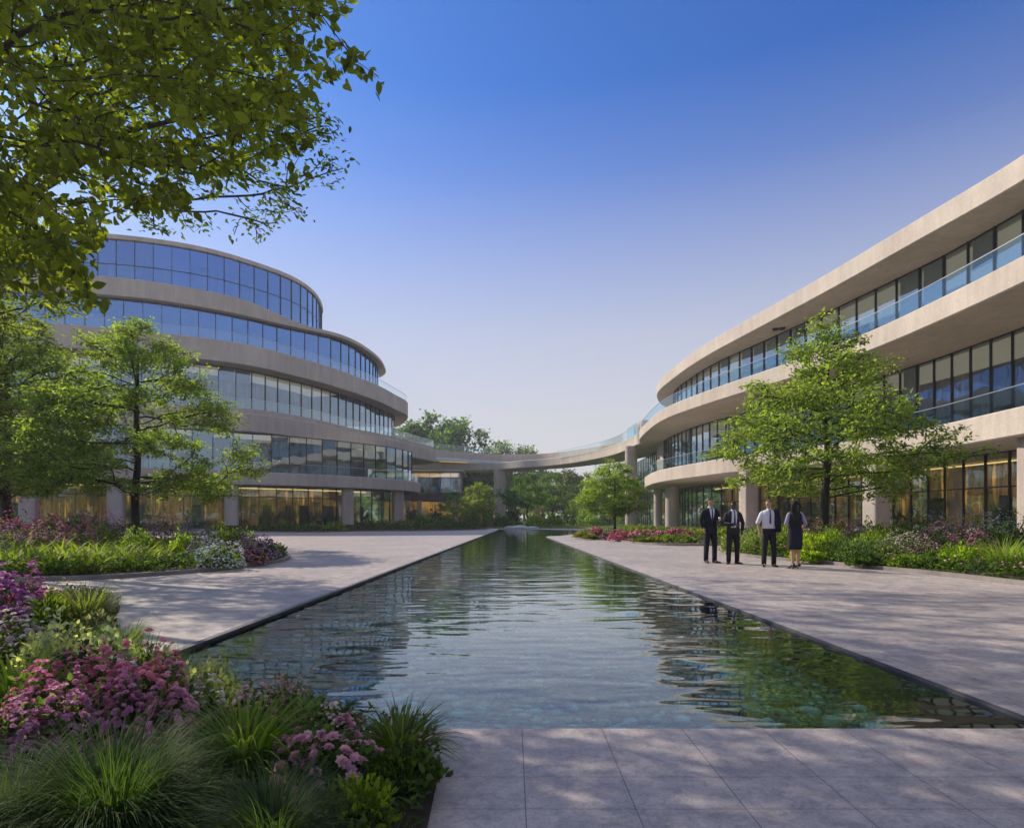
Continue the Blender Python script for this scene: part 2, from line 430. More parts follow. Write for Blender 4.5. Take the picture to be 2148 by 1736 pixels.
def balustrade(parent, line, z, h=1.1, gm=None):
    mb = MB(); ribbon(mb, line, z, z + h, .025)
    o = mb.build('glass_balustrade', gm or clear_rail, parent)
    rl = MB(); ribbon(rl, offset(line, -.015, False), z + h + .002, z + h + .042, .055); rl.build('handrail', M_rail, o); return o
M_rail = M_plain('brushed_rail', (.45, .46, .48), .35, .8)

def trace(pts, z, step=.9, sm=3):
    return smooth_line(catmull([P(x, y, z) for x, y in pts], step), sm)
# ================================================================== SETTING
POOL = [(-3.28, 3.91), (3.32, 3.91), (3.1, 11.6), (2.75, 24), (2.25, 42.2), (2.3, 43.3), (2.6, 44.3), (3.4, 45.2), (4.3, 48), (6, 54), (6.5, 64), (2, 71), (-1.5, 72), (-1.47, 64)]
PLAZA = [(-75, -12), (40, -12), (40, 31), (40, 75), (7, 75), (-2.5, 75), (-75, 75)]
R_HOLE = [(-6, 3.5), (8, 3.5), (8, 74.5), (-6, 74.5)]
sheet('ground', [[(-900, -120), (900, -120), (900, 1500), (-900, 1500)], R_HOLE[::-1]], -.03, ground_m)
sheet('plaza_paving', [PLAZA, POOL[::-1]], 0, paving)
sheet('pool_floor', [offset(ccw(POOL), -.05)], -.46, pebble_bed)
mb = MB(); ribbon(mb, ccw(POOL), -.47, -.003, -.12, closed=True)
tag(mb.build('pool_wall', dark_stone), kind='structure')
mb = MB(); ribbon(mb, [(-1.5, 64), (-3.31, 3.95)], .003, .012, .075)
tag(mb.build('pool_coping', dark_stone), kind='structure')
sheet('pool_water', [offset(ccw(POOL), -.04)], -.032, water_m)

# pebbles on the pool floor near the camera
ico_v = []; bm = bmesh.new(); bmesh.ops.create_icosphere(bm, subdivisions=2, radius=1)
ICO_V = np.array([v.co[:] for v in bm.verts]); ICO_F = np.array([[v.index for v in f.verts] for f in bm.faces]); bm.free()
bm = bmesh.new(); bmesh.ops.create_icosphere(bm, subdivisions=1, radius=1)
ICO1_V = np.array([v.co[:] for v in bm.verts]); ICO1_F = np.array([[v.index for v in f.verts] for f in bm.faces]); bm.free()
def pebbles(name, n, y0, y1, base, size=(.02, .085)):
    V = []; Fs = []; R = []
    y = y0 + (y1 - y0) * RS.rand(n) ** 1.6
    x = RS.uniform(-3.2, 3.2, n)
    s = size[0] + (size[1] - size[0]) * RS.rand(n) ** 2.6
    for i in range(n):
        a = RS.uniform(0, 6.28); sc = np.array([s[i] * RS.uniform(1, 1.7), s[i] * RS.uniform(.8, 1.2), s[i] * RS.uniform(.35, .6)])
        v = ICO1_V * (1 + .12 * RS.randn(len(ICO1_V), 1)) * sc; ca, sa = math.cos(a), math.sin(a)
        V.append(np.c_[v[:, 0] * ca - v[:, 1] * sa + x[i], v[:, 0] * sa + v[:, 1] * ca + y[i], v[:, 2] + base + sc[2] * .5])
        Fs.append(ICO1_F + i * len(ICO1_V)); R.append(np.full(len(ICO1_V), RS.rand()))
    return tag(link(name, mesh_np(name, np.concatenate(V), np.concatenate(Fs), np.concatenate(R), True), pebble_m), kind='stuff')
pebbles('river_pebbles', 9000, 3.95, 15, -.46)

# ------------------------------------------------------------------ LEFT BUILDING
LB = empty('terraced_office_building', (-45, 90, 0), 'left curved office building of stacked round concrete terraces with a blue glass drum on top', 'building')
def child_fix(): pass
_orig_link = link
def lb_slab(name, poly, zb, zt, top=None):
    return slab(name, poly, zb, zt, concrete, LB, top)
# parts are built in world coordinates: the empty's children undo its offset
def rebase(root):
    for o in root.children: o.matrix_parent_inverse = Matrix.Translation(-root.location)
E = trace([(0, 1003), (256, 1009.3), (472, 1015), (608.7, 1018.6), (745, 1023.7), (848, 1029), (880, 1032.3)], 5.0)
E = [(-62, 59.5)] + E
Eo = smooth_line(catmull(E + [(-14.2, 99), (-17.5, 103.5), (-24, 107), (-40, 110)], .9), 3)
Ep = Eo + [(-82, 108), (-82, 62)]
D = trace([(110, 886), (256, 893), (400, 899.5), (540, 905.8), (608.7, 914.4), (677, 924.6), (745, 938), (814, 948.6), (865, 958.8), (899, 965.6), (918, 969.5)], 11.0)
Do = smooth_line(catmull([(-62, 61.5)] + D + [(-13.8, 115.5), (-17.5, 119), (-24, 121.5), (-40, 122)], .9), 3)
Dp = Do + [(-84, 118), (-84, 62)]
C = trace([(150, 729), (300, 742), (437, 754.5), (540, 769), (608.7, 786), (677, 803), (745, 824), (796.7, 842.6), (834, 861), (856, 872), (848, 887), (834, 895.6)], 19.0)
Co = smooth_line(catmull([(-60, 65.5)] + C + [(-27, 126.5), (-40, 124)], .9), 3)
Cp = Co + [(-84, 112), (-84, 66)]
B = trace([(90, 606), (184.6, 615), (307.6, 626), (410, 641.6), (512.6, 661.5), (632, 689.5), (704, 704), (745, 720), (780, 742), (800, 760), (811, 783)], 26.5)
Bo = smooth_line(catmull([(-62, 70.5)] + B + [(-24.5, 117), (-32, 121), (-44, 120)], .9), 3)
Bp = Bo + [(-86, 112), (-86, 70)]
A = trace([(160, 497), (236, 501.5), (301, 508), (403, 523), (478, 541), (547, 563), (598, 581), (632, 598), (656, 617), (670, 636), (676, 658)], 33.8)
Ao = smooth_line(catmull([(-58, 74.5)] + A + [(-34, 108), (-42, 112), (-54, 112)], .9), 3)
Ap = Ao + [(-82, 106), (-82, 75)]
lb_slab('terrace_slab', Ep, 5.0, 6.5)
lb_slab('terrace_slab', Dp, 11.0, 13.05)
lb_slab('terrace_slab', Cp, 19.0, 21.45)
def btop(x, y):
    t = min(1, max(0, (y - 79) / 9)); t = t * t * (3 - 2 * t); return 28.6 + (27.0 - 28.6) * t
lb_slab('terrace_slab', Bp, 26.5, 28.6, btop)
lb_slab('roof_slab', [(x, y) for x, y in offset(ccw(Ap), -.25)], 33.8, 34.35)
mb = MB(); ribbon(mb, offset(Do, .35, False), 13.045, 13.65, .3); mb.build('upstand', concrete, LB)
lb_slab('upper_floor', [(x, y) for x, y in offset(ccw(Bp), 4)], 27.02, 27.12)
vis = lambda xmin: (lambda i, x, y: CX + F * x / y > xmin and y < 104)
def cut(line, ymax): 
    o = []
    for p in line:
        if p[1] > ymax: break
        o.append(p)
    return o
gA = cut(Ao, 108); gB = cut(offset(Bo, 1.0, False), 110); gC = cut(offset(Co, 2.4, False), 116); gD = cut(offset(Eo, 1.2, False), 101); gE = cut(offset(Eo, 2.8, False), 98)
glazing(LB, gA, 26.9, 33.8, 1.95, glass_hi, (30.9,), vis(60), cap=40, blinds=.25)
glazing(LB, gB, 21.45, 26.5, 1.95, glass_hi, (), vis(100), cap=58, blinds=.25)
glazing(LB, gC, 13.05, 19.0, 1.95, glass_mid, (), vis(400), cap=74, blinds=.3)
glazing(LB, gD, 6.5, 11.0, 2.1, glass_mid, (), vis(500), cap=88, blinds=.3)
glazing(LB, gE, 0, 5.0, 2.0, glass_low, (3.7,), vis(300), cap=99)
for ln, z in ((offset(Co, .3, False), 21.45), (offset(Do, .45, False), 13.65), (offset(Eo, .3, False), 6.5)):
    balustrade(LB, ln, z)
for g, z0, z1, m in ((gA, 27.1, 33.8, inside_up), (gB, 21.5, 26.5, inside_up), (gC, 13.1, 19, inside_up), (gD, 6.5, 11, inside_up), (gE, 0, 5, inside_low)):
    ln = smooth_line(offset(cut(g, 92), 5.5, False), 6); mb = MB(); ribbon(mb, ln, z0, z1, .3); mb.build('interior_wall', m, LB)
mb = MB(); ribbon(mb, smooth_line(offset(cut(gE, 93), 4.2, False), 6), 4.85, 4.93, .2); mb.build('ceiling_glow', lamp_warm, LB)
def at_x(line, px):
    for a, b in zip(line, line[1:]):
        xa, xb = CX + F * a[0] / a[1], CX + F * b[0] / b[1]
        if xa <= px <= xb:
            t = (px - xa) / (xb - xa or 1); return (a[0] + (b[0] - a[0]) * t, a[1] + (b[1] - a[1]) * t, math.atan2(b[1] - a[1], b[0] - a[0]))
def lobby(parent, line, n, seed):
    rs = random.Random(seed)
    fur = {k: MB() for k in ('lobby_seating', 'lobby_planter', 'lobby_partition')}
    for _ in range(n):
        i = rs.randrange(3, len(line) - 3); a, b = line[i], line[i + 1]; d = rs.uniform(1.2, 4.6)
        dx, dy = b[0] - a[0], b[1] - a[1]; L = math.hypot(dx, dy); x, y = a[0] - dy / L * d, a[1] + dx / L * d; r = math.atan2(dy, dx)
        k = rs.random()
        if k < .4: fur['lobby_seating'].box((x, y, .32), (rs.uniform(.8, 2.2), .8, .64), r); fur['lobby_seating'].box((x, y + .3, .7), (.9, .2, .4), r)
        elif k < .75:
            fur['lobby_planter'].tube([(x, y, 0), (x, y, .6)], [.25, .35], 8)
            for q in range(9):
                t = rs.uniform(0, 6.28); fur['lobby_planter'].tube([(x, y, .5), (x + .2 * math.cos(t), y + .2 * math.sin(t), 1.3), (x + .8 * math.cos(t), y + .8 * math.sin(t), rs.uniform(1.2, 2.4))], [.03, .12, .01], 4)
        else: fur['lobby_partition'].box((x, y, 1.4), (rs.uniform(.3, 1.6), .12, 2.8), r + rs.choice((0, 1.57)))
    for k, c in (('lobby_seating', (.12, .06, .035)), ('lobby_planter', (.04, .09, .03)), ('lobby_partition', (.16, .14, .11))):
        tag(fur[k].build(k, M_plain(k, c, .7), parent), kind='stuff')
office_fill = M_emit('office_ceiling_fill', (1., .8, .55), .27)  # broad glowing ceiling added to brighten the office panes, no real fitting
for g, z in ((gC, 18.86), (gD, 10.86)):
    mb = MB(); ribbon(mb, smooth_line(offset(cut(g, 93), .8, False), 6), z, z + .07, 4.2); mb.build('ceiling_glow', office_fill, LB)
lobby(LB, cut(gE, 92), 80, 3)
ln = offset(Eo, 1.3, False)
for px, w in ((60, 1.5), (243, 1.55), (486, 1.45), (729, 1.5), (835, 1.5), (872, 1.4)):
    c = at_x(ln, px)
    if c:
        mb = MB(); q = [(.5 * w * math.copysign(abs(math.cos(t)) ** .35, math.cos(t)), .55 * math.copysign(abs(math.sin(t)) ** .35, math.sin(t))) for t in np.arange(0, 6.283, .2618)]
        ca, sa = math.cos(c[2] * .4), math.sin(c[2] * .4)
        q = [(c[0] + x * ca - y * sa, c[1] + x * sa + y * ca) for x, y in q]; n = len(q)
        mb.add([(x, y, -.02) for x, y in q] + [(x, y, 5.03) for x, y in q], [(i, (i + 1) % n, n + (i + 1) % n, n + i) for i in range(n)], 0, True)
        mb.build('column', column_m, LB)
rebase(LB)

# ------------------------------------------------------------------ RIGHT BUILDING
RB = empty('curved_office_wing', (32, 60, 0), 'right curved office wing of three swept concrete bands with dark framed windows, catching the sun', 'building')
def pl(pts, sm=3, step=.9): return smooth_line(catmull(pts, step), sm)
R1 = pl([(30, 106), (24, 101), (20.5, 96), (18.6, 90.5), (17.7, 83.6), (17.3, 78.5), (17.5, 73.2), (18.3, 68.4), (19.2, 63.9)] + [P(x, y, 5.4) for x, y in ((1512, 993), (1600, 985), (1700, 975.5), (1800, 964.5), (1900, 952), (1980, 940), (2060, 926.5), (2148, 911))] + [(25.3, 25), (24, 14)], 6)
R2 = pl([(31, 112), (24.5, 104), (20.3, 98.5), (18.8, 95.4), (18.2, 92.0), (17.6, 85), (17.2, 76), (17.6, 70.5), (18.3, 66.8)] + [P(x, y, 12.4) for x, y in ((1508.7, 838.8), (1573, 819), (1650, 796), (1740, 766), (1835, 732), (1911, 700), (1984, 668), (2038, 644), (2086, 621.5), (2148, 593.5))] + [(23.7, 24), (22.5, 13)], 6)
R3 = pl([(30, 104), (25.5, 101), (23.2, 98.5), (21.4, 94), (20.0, 89.2), (19.55, 85.1)] + [P(x, y, 18.2) for x, y in ((1400, 804), (1421, 787), (1446, 769.5), (1471.7, 753), (1501, 736), (1586, 691), (1661, 651), (1756, 600), (1824, 562), (1893, 523), (1975, 477.5), (2090, 414), (2148, 382))] + [(25.4, 25), (24.2, 14)], 6)
def rpoly(l, yb, ye): return l + [(62, ye), (62, yb)]
slab('terrace_slab', rpoly(R1, 112, 10), 5.4, 6.85, concrete, RB)
slab('terrace_slab', rpoly(R2, 117, 9), 12.4, 13.72, concrete, RB)
slab('roof_slab', rpoly(R3, 108, 10), 18.2, 19.55, concrete, RB)
g3 = pl([(30, 97), (25, 93.5), (22.6, 90), (21.6, 84), (21.7, 79), (21.9, 74), (22.6, 68.7), (24.3, 61.2), (25, 57.5), (26.2, 52), (27.2, 46), (27.9, 41.9), (28.1, 37.3), (28.2, 35.5), (27.8, 28), (26.8, 15)])
g2 = pl([(22.6, 97), (22.05, 93), (21.9, 88.5), (22, 84.6), (22.2, 80.7), (22.7, 76.8), (23.5, 72.9), (24.5, 69.6), (26.8, 60), (28.6, 53), (29.4, 48), (29.7, 44.9), (29.8, 41.6), (29.9, 37.6), (29.6, 30), (28.6, 16)])
g2b = pl([(25.3, 130), (24.9, 120), (24.6, 112), (24.2, 103), (23.2, 97.4)])
g1 = pl([(24.7, 95.9), (24.2, 89), (24.4, 83.6), (25.8, 78.7), (26.9, 76.2), (28.4, 66), (29.6, 57), (30.2, 50.8), (30.6, 48.4), (30.4, 44.1), (30.6, 40.7), (30.7, 39.1), (30.4, 32), (29.4, 18)])
g1b = pl([(23, 118), (22.5, 110), (22.6, 103), (24.4, 97)])
rv = lambda i, x, y: CX + F * x / y < 2200 and y < 92
glazing(RB, g3, 13.72, 18.2, 2.05, glass_mid, (), rv, cap=32, fw=.08, blinds=.4)
glazing(RB, g2, 6.85, 12.4, 1.7, glass_mid, (), lambda i, x, y: rv(i, x, y) and (y > 64 or y < 50), cap=68, fw=.08, blinds=.25)
glazing(RB, g2b, 6.85, 12.4, 1.9, glass_low, (), lambda i, x, y: False)
glazing(RB, g1, 0, 5.4, 1.9, glass_low, (3.2,), lambda i, x, y: rv(i, x, y) and (y > 70 or y < 52), cap=98, fw=.09)
glazing(RB, g1b, 0, 5.4, 1.9, glass_low, (3.2,), lambda i, x, y: False)
balustrade(RB, offset(R2, .3, False), 13.72, 1.15, rail_glass)
balustrade(RB, offset(R1, .3, False), 6.85, 1.15, rail_glass)
for g, z0, z1, m in ((g3, 13.8, 18.2, inside_up), (g2, 6.9, 12.4, inside_up), (g1, 0, 5.4, inside_low)):
    ln = smooth_line(offset(g, 6, False)[3:], 6); mb = MB(); ribbon(mb, ln, z0, z1, .3); mb.build('interior_wall', m, RB)
mb = MB(); ribbon(mb, smooth_line(offset(g1, 4.5, False)[4:], 6), 5.22, 5.3, .2); mb.build('ceiling_glow', lamp_warm, RB)
for g, z in ((g3, 18.06), (g2, 12.26)):
    for d in (.7,):
        mb = MB(); ribbon(mb, smooth_line(offset(g, d, False)[3:], 6), z, z + .07, 4.6); mb.build('ceiling_glow', office_fill, RB)  # same added ceiling glow behind the right wing's upper panes
lobby(RB, g1[6:], 60, 5)
def column(parent, x, y, z0, z1, w, d, rz, p=.35):
    mb = MB(); q = [(.5 * w * math.copysign(abs(math.cos(t)) ** p, math.cos(t)), .5 * d * math.copysign(abs(math.sin(t)) ** p, math.sin(t))) for t in np.arange(0, 6.283, .2618 / 2)]
    ca, sa = math.cos(rz), math.sin(rz); q = [(x + a * ca - b * sa, y + a * sa + b * ca) for a, b in q]; n = len(q)
    mb.add([(a, b, z0) for a, b in q] + [(a, b, z1) for a, b in q], [(i, (i + 1) % n, n + (i + 1) % n, n + i) for i in range(n)], 0, True)
    return mb.build('column', column_m, parent)
column(RB, 26.9, 32.9, -.02, 5.43, 1.3, 1.3, .1, .2)
column(RB, 24.9, 44, -.02, 5.43, 1.3, 1.2, .3, .2)
column(RB, 21.3, 58, -.02, 5.43, 1.3, 1.1, .3, .2)
column(RB, 20.4, 82, -.02, 5.43, 1.7, 1.7, 0, 1)
column(RB, 21.1, 93, -.02, 5.43, 1.2, 1.4, 0, 1)
column(RB, 22.9, 96, 6.8, 12.43, 1.8, 3.4, .1, .25)
for a, b in ((1627, 689), (1641, 687.5)):
    q = P(a, b, 18.2); mb = MB(); mb.tube([(*q, 18.19), (*q, 18.02)], [.3, .24], 12); mb.build('soffit_lamp', frame_m, RB)
rebase(RB)

# ------------------------------------------------------------------ BRIDGE
BR = empty('curved_footbridge', (-3, 150, 0), 'long curved concrete footbridge sweeping between the two office buildings', 'bridge')
bf = pl([(23.5, 99.5), (20.8, 98), (19.25, 97), (19.1, 101), (19.0, 105.7), (17.8, 115.5), (15, 125), (11.3, 133.6), (6.8, 140), (1.8, 144), (-2.4, 148.5), (-8.3, 151.6), (-14.5, 151), (-20.8, 146), (-34, 138)])
slab('deck', bf + [(-34, 148), (-20, 156), (-8, 161), (2, 155), (13, 144), (22, 128), (28, 108)], 12.395, 14.0, concrete, BR)
# upper roof strip behind it
uf = pl([(23, 121), (20, 133.4), (16, 139.8), (11, 148), (5.4, 153.5), (-.8, 154.5), (-6.8, 151.9), (-12.5, 148), (-16.4, 144.5), (-24, 139), (-34, 133)])
slab('canopy', uf + [(-34, 143), (-14, 156), (0, 164), (14, 158), (26, 138)], 14.62, 16.4, concrete, BR)
mb = MB(); ribbon(mb, offset(uf, 1.5, False)[6:-2], 13.98, 14.64, .1); mb.build('glazing_strip', glass_mid, BR)
mb = MB(); ribbon(mb, [(-10.5, 153.6), (-17, 150.5)], 14.3, 14.42, .2); mb.build('ceiling_glow', M_emit('bridge_light', (1., .55, .15), .6), BR)
balustrade(BR, [q for q in offset(bf, .3, False)[5:] if q[0] > 9], 14.0, 1.3)
balustrade(BR, [q for q in offset(uf, .3, False) if q[0] < -4], 16.4, 1.3)
mb = MB(); mb.box((20.0, 97.5, 14.9), (1.3, 2.6, 1.9), .1); mb.build('pier', column_m, BR)
mb = MB(); ribbon(mb, [(18.9, 106), (19.1, 98.7)], 14.02, 15.9, .04); mb.build('glass_screen', rail_glass, BR)
column(BR, -2.85, 150, -.02, 12.42, 2.7, 2.0, .5, .55)
column(BR, 18.7, 101, -.02, 12.42, 1.9, 1.9, 0, 1)
rebase(BR)

# ------------------------------------------------------------------ PAVILION
PV = empty('garden_pavilion', (-13, 132, 0), 'low glass pavilion with warm lit rooms behind the shrubs under the footbridge', 'building')
c1 = [(-27, 124), (-3.8, 127), (-4.5, 146), (-27, 146)]
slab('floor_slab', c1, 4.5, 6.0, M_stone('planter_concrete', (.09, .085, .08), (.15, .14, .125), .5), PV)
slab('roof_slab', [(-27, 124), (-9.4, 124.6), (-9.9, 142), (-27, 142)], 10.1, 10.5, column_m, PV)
glazing(PV, [(-26, 125.4), (-5, 128.2)], 0, 4.5, 2., glass_low, (), cap=12)
glazing(PV, [(-26, 124.8), (-9.9, 125.4)], 6.0, 10.1, 2., glass_mid, (9.,), cap=30)
mb = MB(); ribbon(mb, [(-26, 131), (-6, 133)], 0, 4.5, .2); mb.build('interior_wall', M_interior('pavilion_interior', [(.3, (.3, .16, .05)), (.6, (.7, .42, .16))], .9), PV)  # wall glow put in for the lit room
mb = MB(); ribbon(mb, [(-26, 131), (-10, 131)], 6, 10.1, .2); mb.build('interior_wall', inside_up, PV)
mb = MB(); ribbon(mb, [(-25, 127), (-10.6, 127.4)], 9.3, 10.0, .2); mb.build('ceiling_glow', M_emit('pavilion_light', (1., .6, .25), .8), PV)
for x, y in ((-20, 123.7), (-17.9, 124.4), (-11, 125.6)): column(PV, x, y, 0, 4.53, .9, .9, 0, .3)
rebase(PV)

# ------------------------------------------------------------------ BEDS
def bed(name, pts, label, h=.09, kerb=True, step=.4, closed_from=0):
    p = ccw(catmull(pts + [pts[0]], step)[:-1])
    n = len(p); q = offset(p, .35); q2 = offset(p, 1.0)
    vs = [(x, y, .004) for x, y in p] + [(x, y, h * .8) for x, y in q]
    me = bpy.data.meshes.new(name)
    tf = tessellate_polygon([[Vector((x, y, 0)) for x, y in q]])
    fs = [(i, (i + 1) % n, n + (i + 1) % n, n + i) for i in range(n)] + [tuple(n + i for i in t) for t in tf]
    me.from_pydata(vs, [], fs); me.update(); fix(me)
    tag(link(name, me, soil_m), kind='structure')
    if kerb:
        mb = MB(); ribbon(mb, offset(p, -.1), .002, h, .12, closed=True)
        tag(mb.build('kerb', kerb_m), kind='structure')
    return p
BED_F = bed('planting_bed', [(-.35, 1.6), (-.35, 2.7), (-.37, 3.35), (-.6, 3.8), (-1.3, 3.88), (-2.4, 3.9), (-3.35, 4.1), (-3.6, 5.2), (-4.1, 6.6), (-5.0, 8.1), (-5.9, 9.6), (-7.6, 10.9), (-10, 11.4), (-16, 11), (-16, 1.4), (-6, 1.2)], '', kerb=False)
BED_L = bed('planting_bed', [(-9.7, 12.9), (-8.6, 13.4), (-7.8, 14.3), (-7.2, 15.4), (-6.85, 16.9), (-6.7, 18.5), (-7.1, 20.3), (-8.6, 23.4), (-11.5, 27), (-18, 30), (-32, 31), (-36, 24), (-30, 14), (-18, 12.8)], '')
BED_R = bed('planting_bed', [(8.06, 24.9), (7.62, 23), (7.66, 21.6), (7.95, 19.7), (8.6, 18), (9.07, 16), (9.5, 14.1), (9.7, 12.1), (9.9, 10), (11, 8), (16, 7), (24, 9), (25, 18), (23, 26), (14, 27), (9.3, 26.4)], '')
BED_RF = bed('planting_bed', [(4.1, 42), (4.9, 38.6), (5.55, 36.2), (5.9, 33.2), (6.3, 30.9), (7.4, 29.2), (9.9, 29.6), (16, 30), (24, 30), (24.6, 36), (22, 46), (18, 55), (12, 57), (7.3, 53), (5, 46)], '')
BED_LF = bed('planting_bed', [(-26, 58), (-21.8, 55.7), (-17.2, 54.8), (-14.5, 58.4), (-8.5, 60.5), (-3.4, 66), (-3, 76), (-6, 92), (-12, 92), (-16, 80), (-24, 69), (-30, 64)], '')
BED_LW = bed('planting_bed', [(-60, 50), (-46, 52), (-36, 56), (-30, 60), (-31, 62.5), (-40, 61), (-60, 56)], '')
# ================================================================== VEGETATION
def unit(a): return a / (np.linalg.norm(a, axis=-1, keepdims=True) + 1e-9)
LEAF_V = np.array([(0, 0, 0), (.32, .5, .09), (.72, .36, .07), (1, 0, -.05), (.72, -.36, .07), (.32, -.5, .09)])
LEAF_F = np.array([(0, 3, 2, 1), (0, 5, 4, 3)])
DIA_V = np.array([(0, 0, 0), (.45, .5, .06), (1, 0, -.03), (.45, -.5, .06)]); DIA_F = np.array([(0, 2, 1, 1), (0, 3, 2, 2)])
def leaves(pos, d, nrm, size, width=.55, tv=LEAF_V, tf=LEAF_F, rnd=None):
    n = len(pos); x = unit(d); y = unit(np.cross(nrm, x)); z = np.cross(x, y)
    size = np.broadcast_to(size, n)[:, None, None]; width = np.broadcast_to(width, n)[:, None, None]
    V = pos[:, None] + size * (tv[None, :, 0:1] * x[:, None] + width * tv[None, :, 1:2] * y[:, None] + tv[None, :, 2:3] * z[:, None])
    Fc = tf[None] + (np.arange(n) * len(tv))[:, None, None]
    r = RS.rand(n) if rnd is None else rnd
    return V.reshape(-1, 3), Fc.reshape(-1, tf.shape[1]), np.repeat(r, len(tv))
def blades(pos, az, lean, L, w, curl, seg=5, rnd=None, tipdroop=1.):
    """grass blades: start leaning by `lean` from vertical and curl over"""
    n = len(pos); L = np.broadcast_to(L, n); w = np.broadcast_to(w, n)
    h = np.c_[np.cos(az), np.sin(az), np.zeros(n)]; side = np.c_[-np.sin(az), np.cos(az), np.zeros(n)]
    p = pos.copy(); pts = [p.copy()]; a = np.broadcast_to(lean, n).copy()
    for k in range(seg):
        t = (k + .5) / seg
        a = a + curl * (.4 + tipdroop * t) / seg
        p = p + (L / seg)[:, None] * (h * np.sin(a)[:, None] + np.array([0, 0, 1.]) * np.cos(a)[:, None])
        p[:, 2] = np.maximum(p[:, 2], .02); pts.append(p.copy())
    rows = []
    for k, q in enumerate(pts):
        t = k / seg; ww = w * (.55 + .9 * t if t < .45 else (1 - t) / .55) * .5 + .0004
        rows += [q - side * ww[:, None], q + side * ww[:, None]]
    V = np.stack(rows, 1); m = 2 * (seg + 1)
    f = np.array([(2 * k, 2 * k + 1, 2 * k + 3, 2 * k + 2) for k in range(seg)])
    Fc = f[None] + (np.arange(n) * m)[:, None, None]
    r = RS.rand(n) if rnd is None else rnd
    return V.reshape(-1, 3), Fc.reshape(-1, 4), np.repeat(r, m)
def join(parts):
    V = []; Fq = []; R = []; c = 0
    for v, f, r in parts: V.append(v); Fq.append(f + c); R.append(r); c += len(v)
    return np.concatenate(V), np.concatenate(Fq), np.concatenate(R)
def to_mesh(name, parts, smooth=True):
    V, Fq, R = join(parts); return mesh_np(name, V, Fq, R, smooth)

# ---- branching by space colonisation
def colonize(start, attr, step, infl, kill, maxit=140, bias=(0, 0, .12), cap=5200):
    nodes = [np.array(p, float) for p in start]; par = [-1] + list(range(len(start) - 1))
    A = attr.copy(); nd = np.full(len(A), 1e9); ni = np.zeros(len(A), int)
    Nn = np.array(nodes)
    for i in range(0, len(Nn)):
        d = np.linalg.norm(A - Nn[i], axis=1); m = d < nd; nd[m] = d[m]; ni[m] = i
    bias = np.array(bias)
    for it in range(maxit):
        if not len(A): break
        act = nd < infl
        if not act.any():
            act = nd < nd.min() * 1.5
        idx = ni[act]; dirs = unit(A[act] - Nn[idx])
        S_ = np.zeros((len(Nn), 3)); np.add.at(S_, idx, dirs); u = np.unique(idx)
        nw = Nn[u] + step * unit(unit(S_[u]) + bias + RS.randn(len(u), 3) * .08)
        keep = []
        for k, q in enumerate(nw):
            if np.min(np.linalg.norm(Nn - q, axis=1)) > step * .35: keep.append(k)
        if not keep: break
        nw = nw[keep]; pu = u[keep]; base = len(Nn)
        Nn = np.vstack([Nn, nw]); par += list(pu)
        D_ = np.linalg.norm(A[:, None] - nw[None], axis=2); j = D_.argmin(1); dm = D_[np.arange(len(A)), j]
        m = dm < nd; nd[m] = dm[m]; ni[m] = base + j[m]
        al = nd > kill; A = A[al]; nd = nd[al]; ni = ni[al]
        if len(Nn) > cap: break
    return Nn, np.array(par)
def pipe_radii(par, r0, ex=2.3):
    n = len(par); a = np.zeros(n); has = np.zeros(n, bool); has[par[par >= 0]] = True
    a[~has] = r0 ** ex
    for i in range(n - 1, 0, -1): a[par[i]] += a[i] if par[i] >= 0 else 0
    return a ** (1 / ex), ~has
def limb_mesh(name, Nn, par, rad, sides=5, rmin=0):
    n = len(Nn); d = np.zeros((n, 3)); p = np.maximum(par, 0)
    d[1:] = unit(Nn[1:] - Nn[p[1:]]); 
    d[0] = d[1] if n > 1 else (0, 0, 1)
    ref = np.array([.31, .93, .2]); ax = unit(np.cross(d, ref)); ay = np.cross(d, ax)
    a = np.arange(sides) * 2 * math.pi / sides
    V = Nn[:, None] + rad[:, None, None] * (np.cos(a)[None, :, None] * ax[:, None] + np.sin(a)[None, :, None] * ay[:, None])
    keep = np.array([i for i in range(1, n) if rad[i] > rmin])
    k = np.arange(sides); k2 = (k + 1) % sides
    pk = p[keep]
    Fc = np.stack([pk[:, None] * sides + k, pk[:, None] * sides + k2, keep[:, None] * sides + k2, keep[:, None] * sides + k], 2).reshape(-1, 4)
    return mesh_np(name, V.reshape(-1, 3), Fc, None, True)

